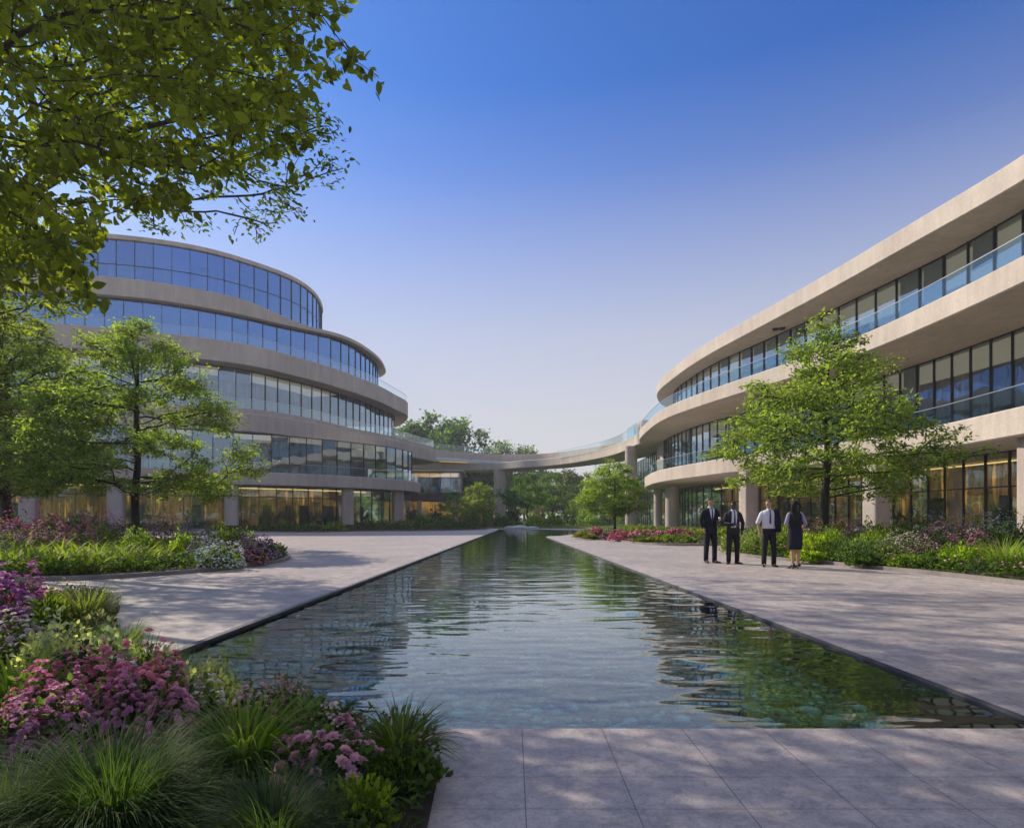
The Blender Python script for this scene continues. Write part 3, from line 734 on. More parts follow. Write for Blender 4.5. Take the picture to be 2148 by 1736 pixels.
def profile(pr, z):
    return np.interp(z, [a for a, _ in pr], [b for _, b in pr])
def crown_points(pr, npads, per, pad=(.55, 1.0), thick=.16, seed=0, inner=.35):
    rs = np.random.RandomState(seed); z0, z1 = pr[0][0], pr[-1][0]; P_ = []
    for i in range(npads):
        while True:
            z = rs.uniform(z0, z1); r = profile(pr, z)
            if rs.rand() < (r / max(b for _, b in pr)) ** 1.2 + .05: break
        a = i * 2.39996 + rs.uniform(-.4, .4); q = r * (1 - (1 - inner) * rs.rand() ** 1.8)
        c = np.array([q * math.cos(a), q * math.sin(a), z - .08 * q]); s = rs.uniform(*pad) * min(1, .35 + r / 2.6)
        v = rs.randn(per, 3) * (.5 * s, .5 * s, thick); P_.append(c + v)
    return np.concatenate(P_)
def tree(name, base, trunk_pts, pr, label, cat, group, color, seed, npads=70, per=16, leaf=.14, k=9, step=.28, r0=.009,
         lean=(0, 0), pad=(.55, 1.), thick=.16, barkm=None, spread=.16, droop=.12, thr=2.2, sides=6, tmpl=(LEAF_V, LEAF_F), width=.5, inner=.35):
    st = RS.get_state(); RS.seed(seed)
    o = empty(name, (*base, 0), label, cat, group)
    at = crown_points(pr, npads, per, pad, thick, seed, inner)
    at[:, 0] += lean[0]; at[:, 1] += lean[1]
    tp = catmull3(trunk_pts, step)
    Nn, par = colonize(tp, at, step, 1.9 * max(1, pr[-1][0] / 9), step * .95)
    rad, tip = pipe_radii(par, r0)
    # root flare
    zz = Nn[:, 2]; rad = rad * (1 + .35 * np.exp(-np.maximum(zz, 0) / .25))
    link('trunk', limb_mesh(name + '_trunk', Nn, par, rad, sides), barkm or bark, o)
    me = leaf_cloud(Nn, par, rad, r0 * thr, k, leaf, spread, droop, width, tmpl)
    link('crown', me, leafm, o, color)
    RS.set_state(st)
    return o
def catmull3(pts, step):
    pts = [Vector(p) for p in pts]; o = []
    for i in range(len(pts) - 1):
        p1, p2 = pts[i], pts[i + 1]; p0 = pts[max(i - 1, 0)]; p3 = pts[min(i + 2, len(pts) - 1)]
        L = (p2 - p1).length; kk = max(1, int(L / step)); t1 = (p2 - p0).normalized() * L; t2 = (p3 - p1).normalized() * L
        for j in range(kk):
            t = j / kk; o.append(p1 * (2 * t**3 - 3 * t**2 + 1) + t1 * (t**3 - 2 * t**2 + t) + p2 * (-2 * t**3 + 3 * t**2) + t2 * (t**3 - t**2))
    o.append(pts[-1]); return [tuple(v) for v in o]
def leaf_cloud(Nn, par, rad, thr, k, leaf, spread, droop, width, tmpl, name='foliage', flat=.45):
    idx = np.where((rad < thr) & (par >= 0))[0]
    i = np.repeat(idx, k); n = len(i)
    t = RS.rand(n)[:, None]; pos = Nn[par[i]] * (1 - t) + Nn[i] * t + RS.randn(n, 3) * (spread, spread, spread * .45)
    bd = unit(Nn[i] - Nn[par[i]])
    d = unit(bd * .8 + RS.randn(n, 3) * (.8, .8, .25) + np.array([0, 0, -droop]))
    nrm = unit(np.array([0, 0, 1.]) + RS.randn(n, 3) * flat)
    # clump tone: neighbours share some of it
    cl = RS.rand(len(Nn))[par[i]]
    r = np.clip(.45 * cl + .55 * RS.rand(n), 0, 1)
    return to_mesh(name, [leaves(pos, d, nrm, leaf * RS.uniform(.65, 1.25, n), width, *tmpl, rnd=r)])

GRN1, GRN2, GRN3, GRN4 = (.23, .31, .10), (.075, .125, .026), (.13, .2, .035), (.045, .085, .022)
tree('maple_tree', (-14.65, 25), [(0, 0, 0), (.03, 0, 1.0), (0, .02, 2.1), (.12, 0, 3.6), (.0, .1, 5.2), (.1, 0, 6.8)], [(2.3, 2.6), (3.0, 3.9), (3.9, 4.3), (5.0, 3.7), (6.3, 2.9), (7.6, 1.9), (8.6, .8), (9.1, .2)],
     'spreading green tree before the left building, its whole crown and dark trunk in view', 'tree', 'leafy trees on the plaza', GRN1, 11, 150, 14, .15, 17, .25, .009)
tree('maple_tree', (-21.6, 27.5), [(0, 0, 0), (.05, 0, 1.2), (-.1, .02, 2.6), (.1, 0, 4.5), (0, 0, 7.0)], [(2.7, 2.4), (4.0, 3.6), (5.4, 3.7), (7.0, 3.1), (8.6, 2.1), (9.8, .9), (10.3, .3)],
     'green tree at the far left edge, cut by the picture border beside the spreading tree', 'tree', 'leafy trees on the plaza', (.21, .28, .09), 12, 180, 14, .16, 23, .29, .011, pad=(.75, 1.2), thick=.32)
tree('maple_tree', (11.7, 24), [(0, 0, 0), (-.03, 0, 1.1), (0, .02, 2.3), (.08, 0, 3.8), (-.05, 0, 5.2), (.08, 0, 6.6)], [(2.3, 2.4), (2.9, 3.5), (3.8, 4.1), (4.9, 3.5), (5.9, 2.6), (6.9, 1.75), (7.8, .9), (8.45, .2)],
     'tall green tree standing in the right flower bed behind the group of people', 'tree', 'leafy trees on the plaza', (.24, .32, .105), 13, 150, 14, .15, 17, .25, .009)
tree('maple_tree', (7.16, 45), [(0, 0, 0), (.02, 0, .8), (0, .02, 1.5), (.06, 0, 2.6), (0, 0, 3.8)], [(1.55, 1.0), (2.0, 1.8), (2.8, 2.15), (3.7, 1.75), (4.6, 1.0), (5.2, .3)],
     'small light green tree by the pool end near the foot of the footbridge', 'tree', 'leafy trees on the plaza', (.26, .36, .1), 14, 70, 14, .15, 20, .22, .009)

# ---- big foreground tree: trunk outside the frame, boughs hanging in from the upper left
def canopy():
    st = RS.get_state(); RS.seed(31)
    o = empty('overhanging_tree', (-9.5, 8.5, 0), 'large leafy tree hanging over the upper left corner, its boughs reaching in from outside', 'tree')
    poly = [(-260, -160), (-260, 690), (0, 640), (90, 655), (100, 640), (70, 600), (150, 600), (215, 628), (180, 580), (110, 540), (150, 515), (215, 520), (215, 490), (205, 470), (235, 400), (330, 445), (400, 448), (385, 395), (300, 360), (420, 330), (500, 378), (430, 300), (330, 250), (450, 270), (560, 340), (620, 378), (560, 310), (500, 250), (570, 230), (650, 300), (640, 240), (600, 190), (660, 150), (700, 175), (785, 158), (740, 120), (690, 95), (620, 60), (650, 30), (715, 40), (690, -40), (660, -160)]
    def inside(x, y):
        c = False
        for i in range(len(poly)):
            (x1, y1), (x2, y2) = poly[i - 1], poly[i]
            if (y1 > y) != (y2 > y) and x < (x2 - x1) * (y - y1) / (y2 - y1) + x1: c = not c
        return c
    A_ = []
    while len(A_) < 3300:
        x, y = RS.uniform(-260, 790), RS.uniform(-160, 690)
        if inside(x, y) and (math.sin(x * .021 + 2.1 * math.sin(y * .017)) + math.sin(y * .026 + 1.7 * math.sin(x * .013)) > -.75 or random.random() < .18):
            Y = RS.uniform(6.3, 9.6) - .0012 * max(0, x) * 1.2 + (0 if y > 150 else .4)
            A_.append(((x - CX) * Y / F, Y, H + (HY - y) * Y / F))
    A_ = np.array(A_)
    # sparse tips
    for (x0, y0, x1, y1, Y, n) in ((640, 60, 790, 155, 7.2, 40), (600, 210, 652, 305, 7.0, 30), (540, 310, 628, 380, 6.9, 22), (430, 340, 503, 378, 6.8, 22), (350, 400, 400, 448, 6.7, 24), (590, -10, 735, 5, 7.4, 26), (150, 500, 220, 535, 6.6, 14), (150, 585, 218, 630, 6.6, 18), (690, 0, 655, 60, 7.3, 14)):
        t = RS.rand(n)[:, None]; q = np.array([(x0, y0)]) * (1 - t) + np.array([(x1, y1)]) * t + RS.randn(n, 2) * 7; YY = Y + RS.randn(n) * .12
        A_ = np.vstack([A_, np.c_[(q[:, 0] - CX) * YY / F, YY, H + (HY - q[:, 1]) * YY / F]])
    b = np.array([-9.5, 8.5, 0.])
    tp = catmull3([(-9.5, 8.5, 0), (-9.45, 8.5, 2.2), (-9.1, 8.4, 4.2), (-8.4, 8.2, 5.4), (-7.2, 8.0, 6.2)], .2)
    Nn, par = colonize(tp, A_, .17, 1.1, .17, 220, bias=(.03, -.02, -.03), cap=11000)
    rad, tip = pipe_radii(par, .0032, 2.35)
    Nn = Nn - b; q = len(tp); rad[:q] = np.maximum(rad[:q], .16)
    link('trunk', limb_mesh('overhanging_trunk', Nn, par, rad, 6), bark, o)
    idx = np.where((rad < .0115) & (par >= 0))[0]
    k = 5; i = np.repeat(idx, k); n = len(i); t = RS.rand(n)[:, None]
    pos = Nn[par[i]] * (1 - t) + Nn[i] * t + RS.randn(n, 3) * .055
    bd = unit(Nn[i] - Nn[par[i]])
    d = unit(bd * .7 + RS.randn(n, 3) * .55 + np.array([.15, 0, -.45])); nrm = unit(np.array([0, -.25, .8]) + RS.randn(n, 3) * .7)
    r = np.clip(.3 * RS.rand(len(Nn))[par[i]] + .7 * RS.rand(n), 0, 1)
    hi = np.array([(0, 0, 0), (.18, .36, .05), (.45, .5, .07), (.75, .3, .05), (1.05, 0, -.06), (.75, -.3, .05), (.45, -.5, .07), (.18, -.36, .05)])
    hf = np.array([(0, 2, 1, 1), (0, 4, 3, 2), (0, 6, 5, 4), (0, 7, 6, 6)])
    hf = np.array([(0, 4, 3, 2), (0, 6, 5, 4), (0, 2, 1, 0), (0, 7, 6, 0)])
    V1, F1, R1_ = leaves(pos, d, nrm, .125 * RS.uniform(.55, 1.25, n), .62, hi, hf[:2], rnd=r)
    T = np.array([(0, 2, 1), (0, 7, 6)])[None] + (np.arange(n) * 8)[:, None, None]
    me = mesh_np('overhanging_leaves', V1, [F1, T.reshape(-1, 3)], R1_, True)
    link('crown', me, leafm, o, (.2, .24, .03)); print('canopy', len(Nn), n)
    RS.set_state(st)
canopy()
tree('tall_tree', (-17.8, 19.5), [(0, 0, 0), (.1, 0, 4), (1.5, 0, 8.5), (3.2, 0, 11)], [(10.8, 2.2), (12, 3.8), (13.5, 4.2), (15.5, 3.4), (17.5, 1.5)],
     'tall dark tree mostly beyond the left edge, its high crown seen through the overhanging boughs', 'tree', None, (.07, .11, .02), 17, 95, 12, .2, 8, .4, .014, lean=(8.0, .4), spread=.22)

tree('leaning_tree', (-19.2, 18.3), [(0, 0, 0), (.4, 0, 2.5), (1.6, 0, 5), (2.6, 0, 7)], [(7.0, 1.8), (8.2, 3.0), (9.6, 2.9), (10.8, 1.8), (11.6, .6)],
     'leafy crown at the left picture edge just under the overhanging boughs, trunk outside the frame', 'tree', None, (.2, .25, .06), 19, 70, 13, .16, 12, .32, .011, lean=(3.4, 0))

tree('high_tree', (-11.6, 11.8), [(0, 0, 0), (.2, 0, 3), (1.6, 0, 6), (3.2, 0, 8)], [(8.4, 1.8), (9.3, 2.6), (10.4, 2.5), (11.4, 1.2)],
     'dense dark upper foliage glimpsed through the overhanging boughs at the top left', 'tree', None, (.2, .25, .04), 23, 60, 13, .14, 11, .3, .010, lean=(4.6, -.2))

# ---- trees of the park behind
BGP = {}
def bg_tree(kind, loc, s, label, group, color, rz=0, name='park_tree'):
    """first of a kind is built, the rest are copies (mesh shared)"""
    if kind not in BGP:
        st = RS.get_state(); RS.seed(100 + len(BGP))
        if kind == 'round':
            pr = [(2.6, 1.8), (4, 3.6), (6, 4.2), (8, 3.6), (9.6, 2.0), (10.4, .5)]; at = crown_points(pr, 60, 9, (.8, 1.5), .45, 5, .3); tp = [(0, 0, 0), (.1, 0, 1.5), (0, 0, 3)]
            par_ = dict(leaf=.45, k=20, thr=2.4, spread=.45, step=.55, r0=.02)
        elif kind == 'pine':
            pr = [(3.2, 2.0), (4.2, 3.6), (5.6, 3.4), (7.2, 2.6), (8.4, 1.0)]; at = crown_points(pr, 26, 14, (1., 1.6), .12, 8, .5); tp = [(0, 0, 0), (.5, 0, .9), (.1, .1, 1.8), (.5, 0, 3)]
            par_ = dict(leaf=.3, k=26, thr=2.2, spread=.32, step=.45, r0=.022)
        else:
            pr = [(1.2, 1.2), (3, 2.6), (6, 2.9), (9, 2.2), (12, 1.1), (13.2, .3)]; at = crown_points(pr, 60, 9, (.7, 1.2), .5, 9, .3); tp = [(0, 0, 0), (0, 0, 1.5), (0, 0, 3)]
            par_ = dict(leaf=.42, k=20, thr=2.4, spread=.42, step=.55, r0=.02)
        Nn, par = colonize(catmull3(tp, par_['step']), at, par_['step'], 2.6, par_['step'] * .95)
        rad, _ = pipe_radii(par, par_['r0'])
        a = limb_mesh(kind + '_limbs', Nn, par, rad, 5); a.materials.append(bark)
        l = leaf_cloud(Nn, par, rad, par_['r0'] * par_['thr'], par_['k'], par_['leaf'], par_['spread'], .1, .6, (DIA_V, np.array([(0, 2, 1), (0, 3, 2)])), kind + '_leaves', .6)
        l.materials.append(leafm); BGP[kind] = (a, l); RS.set_state(st)
    a, l = BGP[kind]
    o = empty(name, (*loc, 0), label, 'tree', group); o.scale = (s, s, s * 1.0); o.rotation_euler.z = rz
    t = bpy.data.objects.new('trunk', a); COL.objects.link(t); t.parent = o
    c = bpy.data.objects.new('crown', l); COL.objects.link(c); c.parent = o; c.color = (*color, 1)
    return o
g = 'park trees behind the footbridge'
# seen above the bridge on the left
for (x, Y, top, kind, col, lab) in (
    (905, 185, 868, 'round', (0.080, 0.160, 0.045), 'tall rounded tree above the footbridge, right beside the left building terrace'),
    (962, 178, 880, 'round', (0.088, 0.176, 0.045), 'broad rounded tree above the footbridge, second from the left building'),
    (865, 190, 890, 'round', (0.056, 0.112, 0.040), 'dark tree half hidden behind the round end of the left building terrace'),
    (1052, 215, 927, 'round', (0.128, 0.208, 0.072), 'pale treetop rising over the middle of the footbridge, left of a lower one'),
    (1100, 215, 936, 'round', (0.136, 0.216, 0.080), 'low pale treetop over the middle of the footbridge, rightmost of those above it')):
    hgt = H + (HY - top) * Y / F; bg_tree(kind, G(x, Y), hgt / 10.6, lab, g, col, x * .7)
# seen under the bridge
for (x, Y, top, kind, col, lab) in (
    (1103, 98, 992, 'pine', (0.096, 0.192, 0.056), 'dark cloud-shaped pine with a forked trunk just right of the bridge pillar'),
    (1157, 106, 990, 'pine', (0.120, 0.208, 0.064), 'dark layered pine with a pale leaning trunk, second to the right of the bridge pillar'),
    (1003, 118, 1012, 'round', (0.240, 0.300, 0.064), 'bright green tree just left of the bridge pillar'),
    (950, 112, 1030, 'pine', (0.144, 0.256, 0.056), 'layered tree in front of the pavilion glass under the bridge'),
    (1190, 150, 985, 'round', (0.192, 0.272, 0.080), 'hazy light green tree under the right part of the footbridge'),
    (1232, 165, 992, 'round', (0.160, 0.248, 0.080), 'pale round tree behind the small tree at the pool end'),
    (1128, 190, 1008, 'round', (0.144, 0.240, 0.064), 'round tree deep under the bridge between the two dark pines'),
    (1075, 175, 1000, 'slim', (0.128, 0.224, 0.056), 'slim tree right behind the bridge pillar'),
    (1275, 175, 1000, 'slim', (0.128, 0.208, 0.064), 'slim tree behind the small tree, left of the tall round pillar'),
    (1320, 170, 990, 'round', (0.112, 0.192, 0.056), 'tree behind the tall round pillar at the right end of the bridge'),
    (915, 170, 990, 'round', (0.128, 0.240, 0.048), 'tree behind the pavilion beside the left building'),
    (1215, 118, 1040, 'round', (0.208, 0.300, 0.080), 'low yellowish tree left of the small tree, in front of the hazy wood')):
    hgt = H + (HY - top) * Y / F; bg_tree(kind, G(x, Y), hgt / (8.6 if kind == 'pine' else 13.3 if kind == 'slim' else 10.6), lab, g, col, x * .7)
# far wood that closes the horizon
def far_wood():
    n = 70000; a = RS.uniform(0, 6.2832, n); q = RS.uniform(225, 320, n) * np.where(np.sin(a) < 0, .62, 1.); X = q * np.cos(a) * 1.15; Y = q * np.sin(a)
    hm = 12 + 3 * np.sin(X * .11) + 2.2 * np.sin(X * .27 + 1) + 1.5 * np.sin(X * .63)
    Z = hm * RS.rand(n) ** .6
    pos = np.c_[X, Y, Z]; d = unit(RS.randn(n, 3)); nr = unit(RS.randn(n, 3))
    me = to_mesh('far_wood', [leaves(pos, d, nr, RS.uniform(1.4, 3., n), .8, DIA_V, np.array([(0, 2, 1), (0, 3, 2)]))])
    tag(link('far_wood', me, leafm, None, (.13, .19, .08)), kind='stuff')
far_wood()

# ---- shrubs and flowers ------------------------------------------------
def poly_sample(poly, n, rs=None, weight=None):
    xs = [p[0] for p in poly]; ys = [p[1] for p in poly]; pa = np.array(poly); o = []
    got = 0
    while got < n:
        q = np.c_[RS.uniform(min(xs), max(xs), 4 * n), RS.uniform(min(ys), max(ys), 4 * n)]
        c = np.zeros(len(q), bool)
        for i in range(len(pa)):
            x1, y1 = pa[i - 1]; x2, y2 = pa[i]
            if y1 == y2: continue
            c ^= ((y1 > q[:, 1]) != (y2 > q[:, 1])) & (q[:, 0] < (x2 - x1) * (q[:, 1] - y1) / (y2 - y1) + x1)
        q = q[c]
        if weight is not None: q = q[RS.rand(len(q)) < weight(q)]
        o.append(q); got += len(q)
    return np.concatenate(o)[:n]
def dome(n, r, h, shell=.5, seed=0, bump=.18):
    """points in a lumpy dome with outward directions"""
    v = unit(RS.randn(n, 3)); v[:, 2] = np.abs(v[:, 2])
    ph = RS.rand(6) * 6.28; az = np.arctan2(v[:, 1], v[:, 0])
    lump = 1 + bump * (np.sin(3 * az + ph[0]) * v[:, 2] + .6 * np.sin(5 * az + ph[1] + 4 * v[:, 2]) + .5 * np.sin(9 * v[:, 2] + ph[2] + 2 * az))
    q = (1 - shell * RS.rand(n) ** 1.7) * lump
    return v * q[:, None] * (r, r, h), v
def shrub_mesh(r, h, n, leaf, width=.5, up=.5, shell=.5, jitter=.5):
    p, v = dome(n, r, h, shell); d = unit(v + RS.randn(n, 3) * jitter + np.array([0, 0, up])); nr = unit(v * .6 + np.array([0, 0, .8]) + RS.randn(n, 3) * .4)
    p[:, 2] += .03
    return [leaves(p, d, nr, leaf * RS.uniform(.6, 1.3, n), width)]
def grass_mesh(r, n, L, w, lean=(.05, .75), curl=1.5, root=.12):
    a = RS.rand(n) * 6.283; q = root * np.sqrt(RS.rand(n)); az = RS.rand(n) * 6.283
    pos = np.c_[q * np.cos(az), q * np.sin(az), np.zeros(n)]
    le = RS.uniform(*lean, n)
    return [blades(pos, az + RS.randn(n) * .35, le, L * RS.uniform(.55, 1.1, n), w, curl * RS.uniform(.5, 1.3, n), 6)]
def fern_mesh(n, L, w, root=.15):
    az = RS.rand(n) * 6.283; q = root * np.sqrt(RS.rand(n)); pos = np.c_[q * np.cos(az), q * np.sin(az), np.zeros(n)]
    return [blades(pos, az, RS.uniform(.1, 1.0, n), L * RS.uniform(.6, 1.1, n), w, RS.uniform(1.1, 2.2, n), 6)]
PET_V = []; PET_Q = []
def _flower_template():
    V = []; Fq = []
    for ring, (cnt, r0_, r1_, z0_, z1_, w) in enumerate(((7, .12, 1., .0, .12, .42), (6, .08, .72, .12, .42, .36), (5, .03, .42, .25, .6, .3))):
        for k in range(cnt):
            a = 2 * math.pi * (k + .5 * ring) / cnt; c, s = math.cos(a), math.sin(a); b = len(V)
            for rr, ww, zz in ((r0_, 0, z0_), ((r0_ + r1_) / 2, w, (z0_ + z1_) / 2 + .1), (r1_, 0, z1_), ((r0_ + r1_) / 2, -w, (z0_ + z1_) / 2 + .1)):
                V.append((rr * c - ww * s, rr * s + ww * c, zz))
            Fq.append((b, b + 1, b + 2, b + 3))
    return np.array(V), np.array(Fq)
FLW_V, FLW_F = _flower_template()
SM_V = np.array([(0, 0, 0), (.6, 0, .2), (0, .6, .2), (-.6, 0, .2), (0, -.6, .2), (0, 0, .75), (.42, .42, .45), (-.42, .42, .45), (-.42, -.42, .45), (.42, -.42, .45)])
SM_F = np.array([(0, 1, 6, 2), (0, 2, 7, 3), (0, 3, 8, 4), (0, 4, 9, 1), (1, 9, 5, 6), (6, 5, 7, 2), (7, 5, 8, 3), (8, 5, 9, 4)])
def flowers_on(p, nrm, size, big=True):
    n = len(p); x = unit(np.cross(nrm, RS.randn(n, 3))); y = np.cross(nrm, x)
    tv, tf = (FLW_V, FLW_F) if big else (SM_V, SM_F)
    s = (size * RS.uniform(.6, 1.25, n))[:, None, None]
    V = p[:, None] + s * (tv[None, :, 0:1] * x[:, None] + tv[None, :, 1:2] * y[:, None] + tv[None, :, 2:3] * nrm[:, None])
    Fc = tf[None] + (np.arange(n) * len(tv))[:, None, None]
    base = RS.rand(n)[:, None]; rr = np.clip(base * .8 + RS.rand(n, len(tv)) * .3, 0, 1)
    return V.reshape(-1, 3), Fc.reshape(-1, 4), rr.ravel()

PROTO = {}
def proto(key, fn):
    if key not in PROTO:
        st = RS.get_state(); RS.seed(abs(hash_str(key)) % 99991); PROTO[key] = fn(); RS.set_state(st)
    return PROTO[key]
def hash_str(s):
    h = 5381
    for ch in s: h = (h * 33 + ord(ch)) & 0x7fffffff
    return h
def P_shrub(v, r, h, n, leaf, width=.5, up=.5, jitter=.5):
    def f():
        me = to_mesh('shrub_leaves', shrub_mesh(r, h, n, leaf, width, up, .5, jitter)); me.materials.append(leafm); return me
    return proto(f'shrub{v}{r}{h}{n}{leaf}', f)
def P_grass(v, n, L, w, lean, curl, root):
    def f():
        me = to_mesh('grass_blades', grass_mesh(0, n, L, w, lean, curl, root)); me.materials.append(bladem); return me
    return proto(f'grass{v}{n}{L}{w}', f)
def P_flow(v, r, h, n, size, big=True, top=0.):
    def f():
        p, d = dome(n, r * 1.1, h * 1.16, .06); p[:, 2] += .02
        m = d[:, 2] > top; p = p[m]; d = d[m]
        nr = unit(d * .7 + np.array([0, -.1, .7]) + RS.randn(len(p), 3) * .25)
        me = to_mesh('flower_heads', [flowers_on(p, nr, size, big)]); me.materials.append(petal); return me
    return proto(f'flow{v}{r}{h}{n}{size}', f)
ZB = .06
def plant(name, cat, loc, label, group, parts, s=1., rz=None, sz=None, z=ZB):
    """parts: (part name, mesh, colour)"""
    o = empty(name, (*loc, z), label, cat, group); o.scale = (s, s, sz or s); o.rotation_euler.z = random.uniform(0, 6.28) if rz is None else rz
    for nm, me, c in parts:
        q = bpy.data.objects.new(nm, me); COL.objects.link(q); q.parent = o; q.color = (*c, 1)
    return o
def ground_cover(name, poly, n, leaf, color, zr=(0, .12), weight=None, width=.5, kind='leaf', base=ZB):
    q = poly_sample(poly, n, None, weight); z = base + RS.uniform(*zr, n)
    pos = np.c_[q, z]
    if kind == 'leaf':
        d = unit(RS.randn(n, 3) * (1, 1, .4) + np.array([0, 0, .5])); nr = unit(np.array([0, 0, 1.]) + RS.randn(n, 3) * .4)
        me = to_mesh(name, [leaves(pos, d, nr, leaf * RS.uniform(.6, 1.3, n), width)]); mt = leafm
    elif kind == 'blade':
        az = RS.rand(n) * 6.283
        me = to_mesh(name, [blades(pos, az, RS.uniform(.1, .9, n), leaf * RS.uniform(.5, 1.2, n), width, RS.uniform(.8, 2., n), 4)]); mt = bladem
    else:
        nr = unit(np.array([0, 0, 1.]) + RS.randn(n, 3) * .3); me = to_mesh(name, [flowers_on(pos, nr, leaf, False)]); mt = petal
    return tag(link(name, me, mt, None, color), kind='stuff')
LIME, MIDG, DARKG, SILV, OLIVE, YEL = (.22, .3, .045), (.09, .15, .035), (.035, .07, .028), (.2, .24, .2), (.11, .13, .05), (.24, .3, .05)
MAG, PINK, ROSE, LILAC, CORAL, WHITE, PURP = (.5, .06, .24), (.68, .24, .38), (.72, .38, .42), (.34, .26, .42), (.66, .17, .2), (.7, .62, .58), (.26, .05, .3)
HAZE = .0006
# ================================================================== PLANTING
# --- stuff: what nobody could count
ground_cover('ground_cover', BED_F, 26000, .05, (.06, .10, .03), (0, .10), lambda q: (q[:, 0] > -7))
ground_cover('ground_cover', BED_L, 26000, .11, (.07, .12, .03), (0, .3), lambda q: (q[:, 0] > -18))
ground_cover('ground_cover', BED_R, 26000, .10, (.07, .12, .035), (0, .3), lambda q: (q[:, 0] < q[:, 1] * .85))
ground_cover('ground_cover', BED_RF, 14000, .16, (.09, .14, .04), (0, .35))
ground_cover('ground_cover', BED_LF, 16000, .2, (.045, .08, .028), (0, .35))
ground_cover('ground_cover', BED_LW, 8000, .2, (.05, .085, .03), (0, .5))
ground_cover('lime_grass', [(-18, 13.6), (-9.8, 13.5), (-8.5, 14.6), (-8.6, 16.2), (-9.6, 18.5), (-14, 19.5), (-20, 18)], 9500, .85, LIME, (0, .0), None, .055, 'blade')
ground_cover('lime_grass', [(-11, 17), (-8.5, 16), (-7.6, 18.5), (-9.5, 22), (-13, 22)], 2500, .8, (.13, .2, .035), (0, .0), None, .05, 'blade')
ground_cover('small_blossoms', BED_L, 900, .05, ROSE, (.2, .4), lambda q: (q[:, 1] > 19) & (q[:, 0] > -22), kind='flower')
ground_cover('small_blossoms', BED_R, 700, .05, ROSE, (.2, .4), lambda q: (q[:, 0] < q[:, 1] * .85), kind='flower')
ground_cover('small_blossoms', BED_F, 900, .016, ROSE, (.06, .14), lambda q: (q[:, 0] > -7) & (q[:, 1] > 3), kind='flower')
ground_cover('lawn', [(-2.5, 75.5), (40, 75.5), (60, 130), (-30, 130), (-6, 92)], 16000, .3, (.14, .2, .045), (0, .02), None, .06, 'blade', 0)

def hz(top, Y): return H + (HY - top) * Y / F
fb = 'plants in the foreground flower bed'
lbg, rbg, rfg = 'plants in the left island bed', 'plants in the right flower bed', 'plants in the far bed by the pool end'
def flower_bush(x, Y, top, rpx, fc, label, group, lc=(.07, .12, .035), head=.02, nf=150, nl=900, leaf=.05, big=True, ftop=0., name='flowering_shrub', jx=0, flat=1.):
    h = hz(top, Y) - ZB; r = rpx * Y / F
    h = max(h, .08)
    key = f'{round(r / h, 1)}'
    sh = P_shrub(int(x) % 3, 1, round(h / r, 1), nl, round(leaf / r, 2), .6, .4, .6)
    fl = P_flow(int(x) % 3, 1, round(h / r, 1), nf, round(head / r, 3), big, ftop)
    return plant(name, 'flowers' if 'flower' in name else 'shrub', G(x, Y), label, group, [('foliage', sh, lc), ('blossoms', fl, fc)], r, x * .9)
def leafy(x, Y, top, rpx, c, label, group, leaf=.06, nl=1100, width=.5, up=.5, name='shrub', jit=.6):
    h = hz(top, Y) - ZB; r = rpx * Y / F; h = max(h, .08)
    sh = P_shrub(int(x) % 3, 1, round(h / r, 1), nl, round(leaf / r, 2), width, up, jit)
    return plant(name, 'shrub', G(x, Y), label, group, [('foliage', sh, c)], r, x * .9)
def tuft(x, Y, L, c, label, group, n=900, w=.006, lean=(.05, .8), curl=1.5, root=.12, name='ornamental_grass'):
    g_ = P_grass(int(x) % 2, n, 1., round(w / L, 4), lean, curl, root / L)
    return plant(name, 'grass', G(x, Y), label, group, [('blades', g_, c)], L, x * .9)
# foreground, from the camera outwards
tuft(235, 2.5, .56, (.06, .11, .04), 'very large dark green fine-bladed grass tuft at the bottom left of the foreground bed', fb, 2600, .0038, (.03, 1.1), 1.5, .12)
tuft(20, 2.5, .42, (.05, .09, .04), 'dark grass tuft cut by the lower left corner of the picture', fb, 1300, .0045, (.05, 1.1), 1.3, .1)
tuft(575, 2.4, .36, (.06, .105, .05), 'grey-green fine grass tuft at the bottom edge between the large tuft and the yellow-green shrub', fb, 1500, .0034, (.05, 1.1), 1.5, .1)
tuft(515, 3.08, .50, (.15, .235, .03), 'lime green strap-leaved tuft behind the two fine grasses, in the middle of the foreground bed', fb, 460, .014, (.1, .95), 1.7, .08)
tuft(840, 3.3, .36, (.13, .19, .045), 'arching green tuft with pale tips nearest the pool corner', fb, 520, .009, (.1, 1.0), 1.6, .08)
flower_bush(685, 3.0, 1545, 105, (.7, .36, .42), 'shrub with large round pale pink flower heads beside the arching tuft', fb, (.08, .14, .05), .029, 150, 900, .042, ftop=.0, name='flowering_shrub')
leafy(755, 2.58, 1650, 72, (.2, .27, .03), 'bright yellow-green leafy shrub at the bottom edge by the paving', fb, .04, 750, .5, .8)
leafy(845, 2.95, 1592, 82, (.07, .115, .03), 'dark green leafy shrub at the soil edge, behind the yellow-green one', fb, .042, 950, .5, .6)
leafy(640, 3.62, 1478, 70, (.2, .26, .15), 'grey-green feathery shrub near the pool edge', fb, .05, 1000, .25, 1.1)
flower_bush(600, 3.75, 1440, 50, (.66, .4, .36), 'low shrub with small pink blossoms leaning over the pool edge', fb, (.13, .17, .06), .013, 300, 700, .03)
flower_bush(530, 3.5, 1462, 50, (.72, .5, .44), 'mound of cream and pink blossoms behind the lime tuft', fb, (.1, .14, .04), .017, 320, 600, .035)
leafy(445, 3.85, 1402, 62, (.45, .47, .28), 'cream variegated leafy mound at the near left corner of the pool', fb, .038, 1000, .6, .7)
